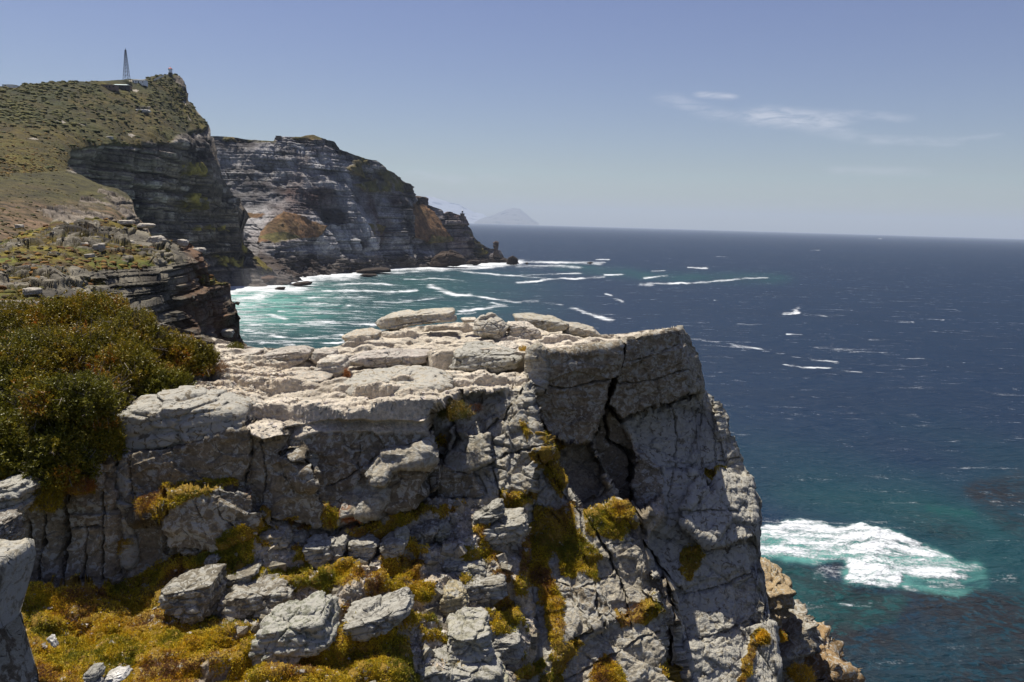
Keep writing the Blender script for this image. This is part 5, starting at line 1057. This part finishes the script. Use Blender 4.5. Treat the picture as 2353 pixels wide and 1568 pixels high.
house('house', 'white house with four dark windows beside the lattice mast', 317.5, 193, 855, 12.8, 8, 3.3, M_WHITE, M_ROOF, [(-5.1, .8, .8, 1.6, 'window'), (-2.4, .8, .7, 1.8, 'window'), (.4, 0, 1.0, 2.4, 'door'), (4.9, .8, .8, 1.4, 'window')], .9, rot=-.05)
house('building', 'long low brown building with pale flat roof on the hillside', 248.5, 204, 815, 14, 7, 3.3, M_BRICK, M_ROOF, [(-5, 1, 1.4, 1, 'window'), (-1.5, 1, 1.4, 1, 'window'), (1.5, .2, 1.1, 2, 'door'), (5, 1, 1.4, 1, 'window')], .35, 'building', .02, .5)
house('building', 'dark walled building with light green sloping roof', 276, 203, 822, 12, 8, 2.6, M_DK, M_ROOFG, [(-3, .8, 1.2, 1, 'window'), (2, .8, 1.2, 1, 'window'), (5.6, 0, .7, 2.2, 'door')], .7, 'building', .03, 1.0)
house('shed', 'small flat annex right of the light green roof', 294, 203.5, 822, 4, 4, 1.9, M_BRICK, M_ROOF, [(-1, .5, .8, .9, 'window'), (1, .5, .8, .9, 'window')], .25, 'shed')
house('building', 'white roofed building half hidden at the left end of the ridge', 17, 201, 700, 9.5, 8, 1.8, M_WHITE, M_WHITE, [(-2, .4, 1, .8, 'window')], .35, 'building', -.12)
house('hut', 'tiny stone lookout hut on the rim of the far cliffs', 639, 318, 1160, 7, 5, 2.6, M_STONE, M_STONE, [(0, .6, 1.2, 1.2, 'window')], .2, 'hut')
# new lighthouse
p0 = at(1062, 514, 1466); t = empty('lighthouse', tuple(p0), 'small white domed lighthouse low on the headland point', 'lighthouse')
part('plinth', boxes([(-3.8, -3.2, -6, 3.8, 3.2, 17.6)]), M_STONE, t)
part('platform', boxes([(-4.1, -3.5, 17.62, 4.1, 3.5, 18.1)]), M_STONE, t)
part('tower', lathe([(1.7, 18.1), (1.7, 20.2), (1.9, 20.3), (1.9, 20.5), (0, 20.52)]), M_WHITE, t, True)
part('lantern', lathe([(1.45, 20.5), (1.45, 22.2), (0, 22.22)]), M_GLASS, t, True)
part('dome', lathe([(1.75, 22.2), (1.7, 22.7), (1.4, 23.4), (.8, 24.0), (.3, 24.2), (.2, 24.8), (0, 24.85)]), M_WHITE, t, True)
# path walls near the peak
def wall_line(label, pts, D_, hgt, mt):
    P_ = [at(a_, b_, D_) for a_, b_ in pts]; V = []; Fq = []
    for p_ in P_:
        for dy in (-.3, .3):
            for dz_ in (-1.5, hgt): V.append(p_+np.array([0, dy, dz_]))
    for i in range(len(P_)-1):
        k_ = i*4; Fq += [[k_, k_+4, k_+5, k_+1], [k_+2, k_+3, k_+7, k_+6], [k_+1, k_+5, k_+7, k_+3]]
    tag(mesh_obj('parapet', np.array(V), np.array(Fq), mt, smooth=False), label, 'wall')
wall_line('pale parapet of the zigzag stair below the peak', [(405.5, 208), (406.5, 213), (411, 217), (417, 222), (421, 226)], 925, .6, M_ROOF)
wall_line('low stone wall of the path climbing to the round lighthouse', [(352, 184), (361, 180), (369, 176), (376, 174)], 900, .4, M_ROOF)
# ------------------------------------------------------------ sea
hx = np.concatenate([np.linspace(-4000, -300, 30), np.linspace(-280, 520, 60), np.linspace(523, 2370, 760), np.linspace(2400, 6500, 40)])
dep = np.concatenate([np.geomspace(.9, 20, 40), np.linspace(20.6, 330, 400), np.linspace(331.5, 1100, 300), np.linspace(1110, 2500, 30)])
PX = np.broadcast_to(hx, (len(dep), len(hx))).copy(); PY = hor(PX)+dep[:, None]
# meet the level plane z = 0 with each line of sight
Rr = ray(np.clip(PX, -9e3, 9e3), PY); T = CAMZ/np.maximum(-Rr[..., 2], 1e-5); T = np.minimum(T, 58000)
P = CAM+Rr*T[..., None]; P[..., 2] = 0
x, y = P[..., 0], P[..., 1]
WXn = 9*fbm(PX/26, PY/6, PX*0, 4, 701, .65); WYn = 2.6*fbm(PX/22, PY/7, PX*0+5, 4, 702, .65)*sstep(dep, 60, 160)[:, None]+1.6*fbm(PX/9, PY/4, PX*0+5, 3, 703)*.6
def stroke(pts, w, amp=1.0, sx=.35):
    w = w*.85; amp = min(amp, 1.0 if w < 6 else 1.35)
    p = [(a*sx, b) for a, b in pts]; d = dline((PX+WXn)*sx, PY+WYn, p, 40)/w; return amp*np.exp(-d*d)*(.72+.55*np.clip(.5+fbm(PX/40, PY/9, PX*0+11, 3, 704)*1.6, 0, 1))
wPX = PX; wPY = PY
foam = np.zeros(PX.shape)
strokes = [([(530, 664), (600, 654), (680, 640), (760, 629), (830, 622)], 20, 1.6), ([(540, 692), (600, 676), (700, 654)], 20, .95), ([(780, 622), (830, 617), (880, 622), (940, 616), (1010, 618), (1060, 610), (1120, 606), (1190, 603)], 8, 1.6), ([(850, 630), (940, 624), (1060, 618), (1150, 612)], 5, .8),
 ([(1180, 602), (1260, 603), (1330, 604), (1380, 606)], 3.4, 1.5), ([(1190, 612), (1280, 611), (1330, 616)], 4, .75), ([(1370, 597), (1398, 597)], 1.5, 1.1), ([(1050, 622), (1100, 628), (1180, 634), (1250, 640)], 3, .7),
 ([(1190, 650), (1230, 646), (1290, 640), (1320, 641), (1385, 637)], 2.6, 1.4), ([(1160, 634), (1220, 632), (1330, 628)], 2.2, .8), ([(1390, 632), (1425, 631)], 2.2, 1.2), ([(1475, 655), (1498, 655)], 4.2, 1.7), ([(1490, 652), (1560, 651), (1600, 650), (1650, 646), (1700, 642)], 2.6, 1.3), ([(1710, 640), (1762, 639)], 2.4, 1.5),
 ([(1480, 640), (1530, 634)], 2.6, 1.2), ([(1500, 624), (1530, 622)], 2, 1.0), ([(1585, 615), (1622, 617)], 2.2, 1.1), ([(1340, 602), (1390, 603)], 1.5, 1), ([(985, 657), (1010, 665), (1045, 678), (1080, 680)], 5, 1.25), ([(1080, 680), (1130, 686), (1180, 694), (1235, 692)], 3.2, 1.2),
 ([(1060, 716), (1110, 710), (1160, 702), (1130, 696)], 4, 1.2), ([(1050, 722), (1090, 720)], 3, .8), ([(1235, 694), (1290, 700)], 2.5, .5), ([(1315, 708), (1340, 718), (1400, 735)], 3.5, .8), ([(1390, 677), (1408, 679)], 2, 1.2), ([(1415, 688), (1432, 694)], 2, .9),
 ([(740, 668), (820, 668), (900, 672), (960, 668)], 3, .9), ([(860, 694), (910, 696), (960, 690)], 3.5, 1.1), ([(960, 690), (1010, 686)], 2.5, .9), ([(650, 685), (730, 684), (800, 684), (860, 684)], 3, .85), ([(640, 715), (700, 718), (760, 720), (830, 716), (880, 724)], 3, .8),
 ([(680, 740), (750, 740), (830, 745), (870, 748)], 4, 1.1), ([(560, 760), (620, 770), (700, 778), (790, 770)], 4, .95), ([(700, 790), (780, 788), (800, 782)], 3, .9), ([(560, 720), (620, 725), (660, 735)], 6, .8), ([(600, 790), (700, 786)], 4, .7), ([(700, 697), (770, 700), (830, 703)], 3, .8),
 ([(930, 643), (1000, 640), (1060, 646)], 2.5, .7), ([(760, 655), (850, 650), (900, 655)], 3, .8), ([(560, 745), (600, 748)], 4, .8),
 ([(1803, 722), (1832, 720), (1828, 712), (1835, 709)], 3.4, 1.6), ([(1808, 768), (1838, 769)], 1.8, 1.1), ([(1806, 838), (1840, 845), (1905, 847)], 3, 1.4), ([(1905, 848), (1980, 856)], 2, .5), ([(1580, 778), (1650, 786), (1760, 806), (1830, 820), (1920, 832)], 3, .55), ([(2040, 742), (2100, 742)], 1.5, .5),
 ([(1650, 590), (1668, 590)], 1.2, .7), ([(2020, 549), (2026, 549)], 1, 1.0), ([(2215, 833), (2240, 834)], 1.5, .5), ([(2165, 735), (2170, 735)], 1.3, .8), ([(1640, 690), (1646, 690)], 1.3, .8), ([(1860, 575), (1880, 575)], 1, .5), ([(1870, 800), (1960, 806), (2030, 812)], 6, .33), ([(1850, 722), (1890, 726)], 2.5, .5)]
for pts, w, a in strokes: foam = np.maximum(foam, stroke(pts, w, a))
foam = np.maximum(foam, .64*sstep(-PX, -760, -540)*sstep(PY, 640, 660)*sstep(-PY, -800, -780))
foam = np.maximum(foam, .38*sstep(-PX, -1250, -700)*sstep(PY, 615, 640)*sstep(-PY, -820, -790))
burst = [(1735, 1218), (1760, 1205), (1840, 1195), (1940, 1212), (1975, 1203), (2010, 1215), (2060, 1225), (2100, 1240), (2180, 1275), (2250, 1300), (2275, 1308), (2240, 1316), (2180, 1310), (2235, 1325), (2200, 1330), (2120, 1325), (2085, 1318), (2060, 1345), (2020, 1352), (1960, 1348), (1935, 1335), (1950, 1315), (1940, 1290), (1870, 1300), (1800, 1290), (1745, 1280)]
bw = mask_poly(PX, PY, [burst], 9, 91, 22.); bwb = blur(bw, 5)
foam = np.maximum(foam, bwb*(.90+.16*np.clip(1-np.abs(PX-2000)/110, 0, 1)))
foam = np.maximum(foam, .62*blur(mask_poly(PX, PY, [[(2120, 1320), (2200, 1325), (2240, 1365), (2180, 1370), (2130, 1350)], [(1860, 1300), (1940, 1300), (1950, 1340), (1870, 1335)]], 8), 5)*.72)
for pts, w, a in [([(1930, 1385), (2000, 1395)], 4, .55), ([(2080, 1345), (2110, 1362)], 4, .7), ([(1990, 1388), (2060, 1386)], 3, .4)]: foam = np.maximum(foam, stroke(pts, w, a))
milk = np.maximum(.95*sstep(-PX, -860, -560)*sstep(PY, 640, 665)*sstep(-PY, -790, -700), blur(mask_poly(PX, PY, [[(1930, 1300), (2260, 1290), (2270, 1340), (2200, 1375), (2080, 1350), (1940, 1345)]], 10), 10)*.7)
milk = np.maximum(milk, np.clip(bwb*.8, 0, 1))
teal = np.maximum(sstep(-PX, -1420, -900)*sstep(PY, 600, 640)*.95, .6*stroke([(1300, 615), (1500, 635), (1700, 640), (1780, 640)], 14, 1))
tn = fbm(x/60, y/90, x*0, 3, 77)
near = sstep(dep, 360, 640)[:, None]*np.ones_like(PX)
teal = np.maximum(teal, near*np.clip(.42+tn*1.0, 0, .85))
teal = np.maximum(teal, blur(mask_poly(PX, PY, [[(1750, 1280), (1880, 1310), (1960, 1355), (2100, 1370), (2060, 1430), (1900, 1470), (1800, 1400)], [(2100, 1150), (2260, 1170), (2250, 1200), (2130, 1190)]], 14), 14)*.95)
kelp = np.clip(sstep(PY, 1040, 1400)*(.75+1.6*fbm(x/14, y/22, x*0, 4, 87)) - teal*.35 - milk, 0, 1)
kelp = np.maximum(kelp, blur(mask_poly(PX, PY, [[(2200, 1120), (2353, 1080), (2400, 1250), (2300, 1220)], [(1900, 1400), (2400, 1400), (2400, 1640), (1880, 1640)]], 20), 14)*np.clip(.6+.8*fbm(x/9, y/14, x*0, 4, 88), 0, 1))
kelp *= (1-np.clip(foam*1.3, 0, 1))
# swell
am = np.clip(1.3-T/900, .0, 1)
sw = .35*np.sin((y*.9+x*.25+22*fbm(x/60, y/60, x*0, 3, 5))/7.5)*(.3+.9*tn)+.5*fbm(x/16, y/11, x*0, 3, 15)+.22*fbm(x/5, y/3.2, x*0, 3, 6)
P[..., 2] = am*sw*sstep(T, 60, 120)+bwb*(.5*np.clip(1-np.abs(PX-2000)/95, 0, 1)+.3)*(1+fbm(x/1.2, y/1.2, x*0, 3, 9))
m = bpy.data.materials.new('sea_water'); m.use_nodes = True; t = NT(m.node_tree); m.node_tree.nodes.clear()
pos = t.n('ShaderNodeNewGeometry').outputs['Position']
def att(n): return t.n('ShaderNodeAttribute', attribute_name=n).outputs['Fac']
def mp(v, s): return t.n('ShaderNodeMapping', {'Vector': v, 'Scale': s}).outputs[0]
def nz_(v, sc, d=4.0, r=.6, di=0.0): return t.n('ShaderNodeTexNoise', {'Vector': v, 'Scale': sc, 'Detail': d, 'Roughness': r, 'Distortion': di}).outputs[0]
big = nz_(mp(pos, (.6, 1, 1)), .012, 4)
c = t.mix(att('teal'), (.0035, .018, .046, 1), (.004, .055, .053, 1))
c = t.mix(t.math('MULTIPLY', t.ramp(big, .4, .65), .35), c, (.004, .014, .034, 1))
c = t.mix(t.math('MULTIPLY', att('milk'), t.ramp(nz_(mp(pos, (.5, 1, 1)), .05, 6, .65, .6), .3, .62)), c, (.12, .36, .30, 1))
kn = nz_(pos, .45, 8, .72, .6)
c = t.mix(t.math('MULTIPLY', att('kelp'), t.ramp(kn, .40, .52)), c, (.010, .010, .011, 1))
c = t.mix(t.math('MULTIPLY', att('kelp'), t.ramp(nz_(pos, 1.6, 6, .75), .66, .72)), c, (.045, .026, .012, 1))
fn = nz_(mp(pos, (.45, 1, 1)), .11, 9, .72, 1.7); fn2 = nz_(pos, 1.1, 7, .7, 1.2)
fs = nz_(mp(pos, (.12, 1, 1)), .14, 8, .7, .5)
fm = t.math('ADD', t.math('ADD', t.math('MULTIPLY', att('foam'), .66), t.math('MULTIPLY', fn, 1.9)), t.math('ADD', t.math('MULTIPLY', fn2, 1.0), t.math('MULTIPLY', fs, 1.7)))
fmask = t.ramp(fm, 2.56, 3.02)
tiny = t.math('MULTIPLY', t.ramp(nz_(mp(pos, (.5, 1.2, 1)), .06, 10, .78, 0), .785, .81), .6)
fmask = t.math('MAXIMUM', fmask, tiny)
c = t.mix(fmask, c, (.66, .68, .69, 1))
bmp = t.math('ADD', t.math('ADD', t.math('MULTIPLY', nz_(mp(pos, (.55, 1, 1)), .16, 5, .6, .3), 1.0), t.math('MULTIPLY', nz_(mp(pos, (.7, 1, 1)), .9, 5, .65), .28)), t.math('MULTIPLY', fmask, .1))
bmp = t.math('ADD', bmp, t.math('MULTIPLY', nz_(mp(pos, (.3, 1, 1)), .42, 4, .6, .5), .45))
bn = t.n('ShaderNodeBump', {'Height': bmp, 'Distance': 2.8, 'Strength': .9}).outputs[0]
rgh = t.math('ADD', t.math('MULTIPLY', fmask, .6), .22)
fr = t.n('ShaderNodeFresnel', {'IOR': 1.33, 'Normal': bn}).outputs[0]
fac = t.math('MULTIPLY', t.math('MINIMUM', t.math('MULTIPLY', fr, .62), .20), t.math('SUBTRACT', 1.0, fmask))
df = t.n('ShaderNodeBsdfDiffuse', {'Color': c, 'Normal': bn}).outputs[0]; gl = t.n('ShaderNodeBsdfGlossy', {'Roughness': .25, 'Normal': bn}).outputs[0]
mx = t.n('ShaderNodeMixShader', {0: fac, 1: df, 2: gl}).outputs[0]
t.n('ShaderNodeOutputMaterial', {0: mx})
tag(mesh_obj('sea', P, grid_faces(*P.shape[:2]), m, attrs={'foam': foam, 'teal': np.clip(teal, 0, 1), 'milk': np.clip(milk, 0, 1), 'kelp': kelp}), kind='structure')
# ------------------------------------------------------------ air
def haze_box():
    x0, x1, y0, y1, z0, z1 = -50000, 50000, -3000, 60000, -6, 1300
    V = [(a, b_, c_) for a in (x0, x1) for b_ in (y0, y1) for c_ in (z0, z1)]
    Fc = [(0, 1, 3, 2), (4, 6, 7, 5), (0, 4, 5, 1), (2, 3, 7, 6), (0, 2, 6, 4), (1, 5, 7, 3)]
    m = bpy.data.materials.new('haze_air'); m.use_nodes = True; t = NT(m.node_tree); m.node_tree.nodes.clear()
    vol = t.n('ShaderNodeVolumePrincipled', {'Color': (.70, .82, 1.0, 1), 'Density': HAZE, 'Anisotropy': .1})
    t.n('ShaderNodeOutputMaterial', {'Volume': vol.outputs[0]})
    tag(mesh_obj('haze', V, Fc, m, smooth=False), kind='stuff')
HAZE = 2.9e-5
haze_box()

def spray(px, py, D_, rx, ry, rz, dens):
    V = IV*np.array([rx, ry, rz])*(1+.25*noise(IV[:, 0]*2, IV[:, 1]*2, IV[:, 2]*2, 5))[:, None]
    m = bpy.data.materials.new('sea_spray'); m.use_nodes = True; t = NT(m.node_tree); m.node_tree.nodes.clear()
    vol = t.n('ShaderNodeVolumePrincipled', {'Color': (.95, .97, 1.0, 1), 'Density': dens})
    t.n('ShaderNodeOutputMaterial', {'Volume': vol.outputs[0]})
    o = mesh_obj('sea_spray', V, IF, m, smooth=True); o.location = at(px, py, D_); tag(o, 'thin white spray drifting up from the surf at the foot of the cliffs', 'spray', kind='stuff')
spray(560, 645, 850, 55, 30, 16, .0026)
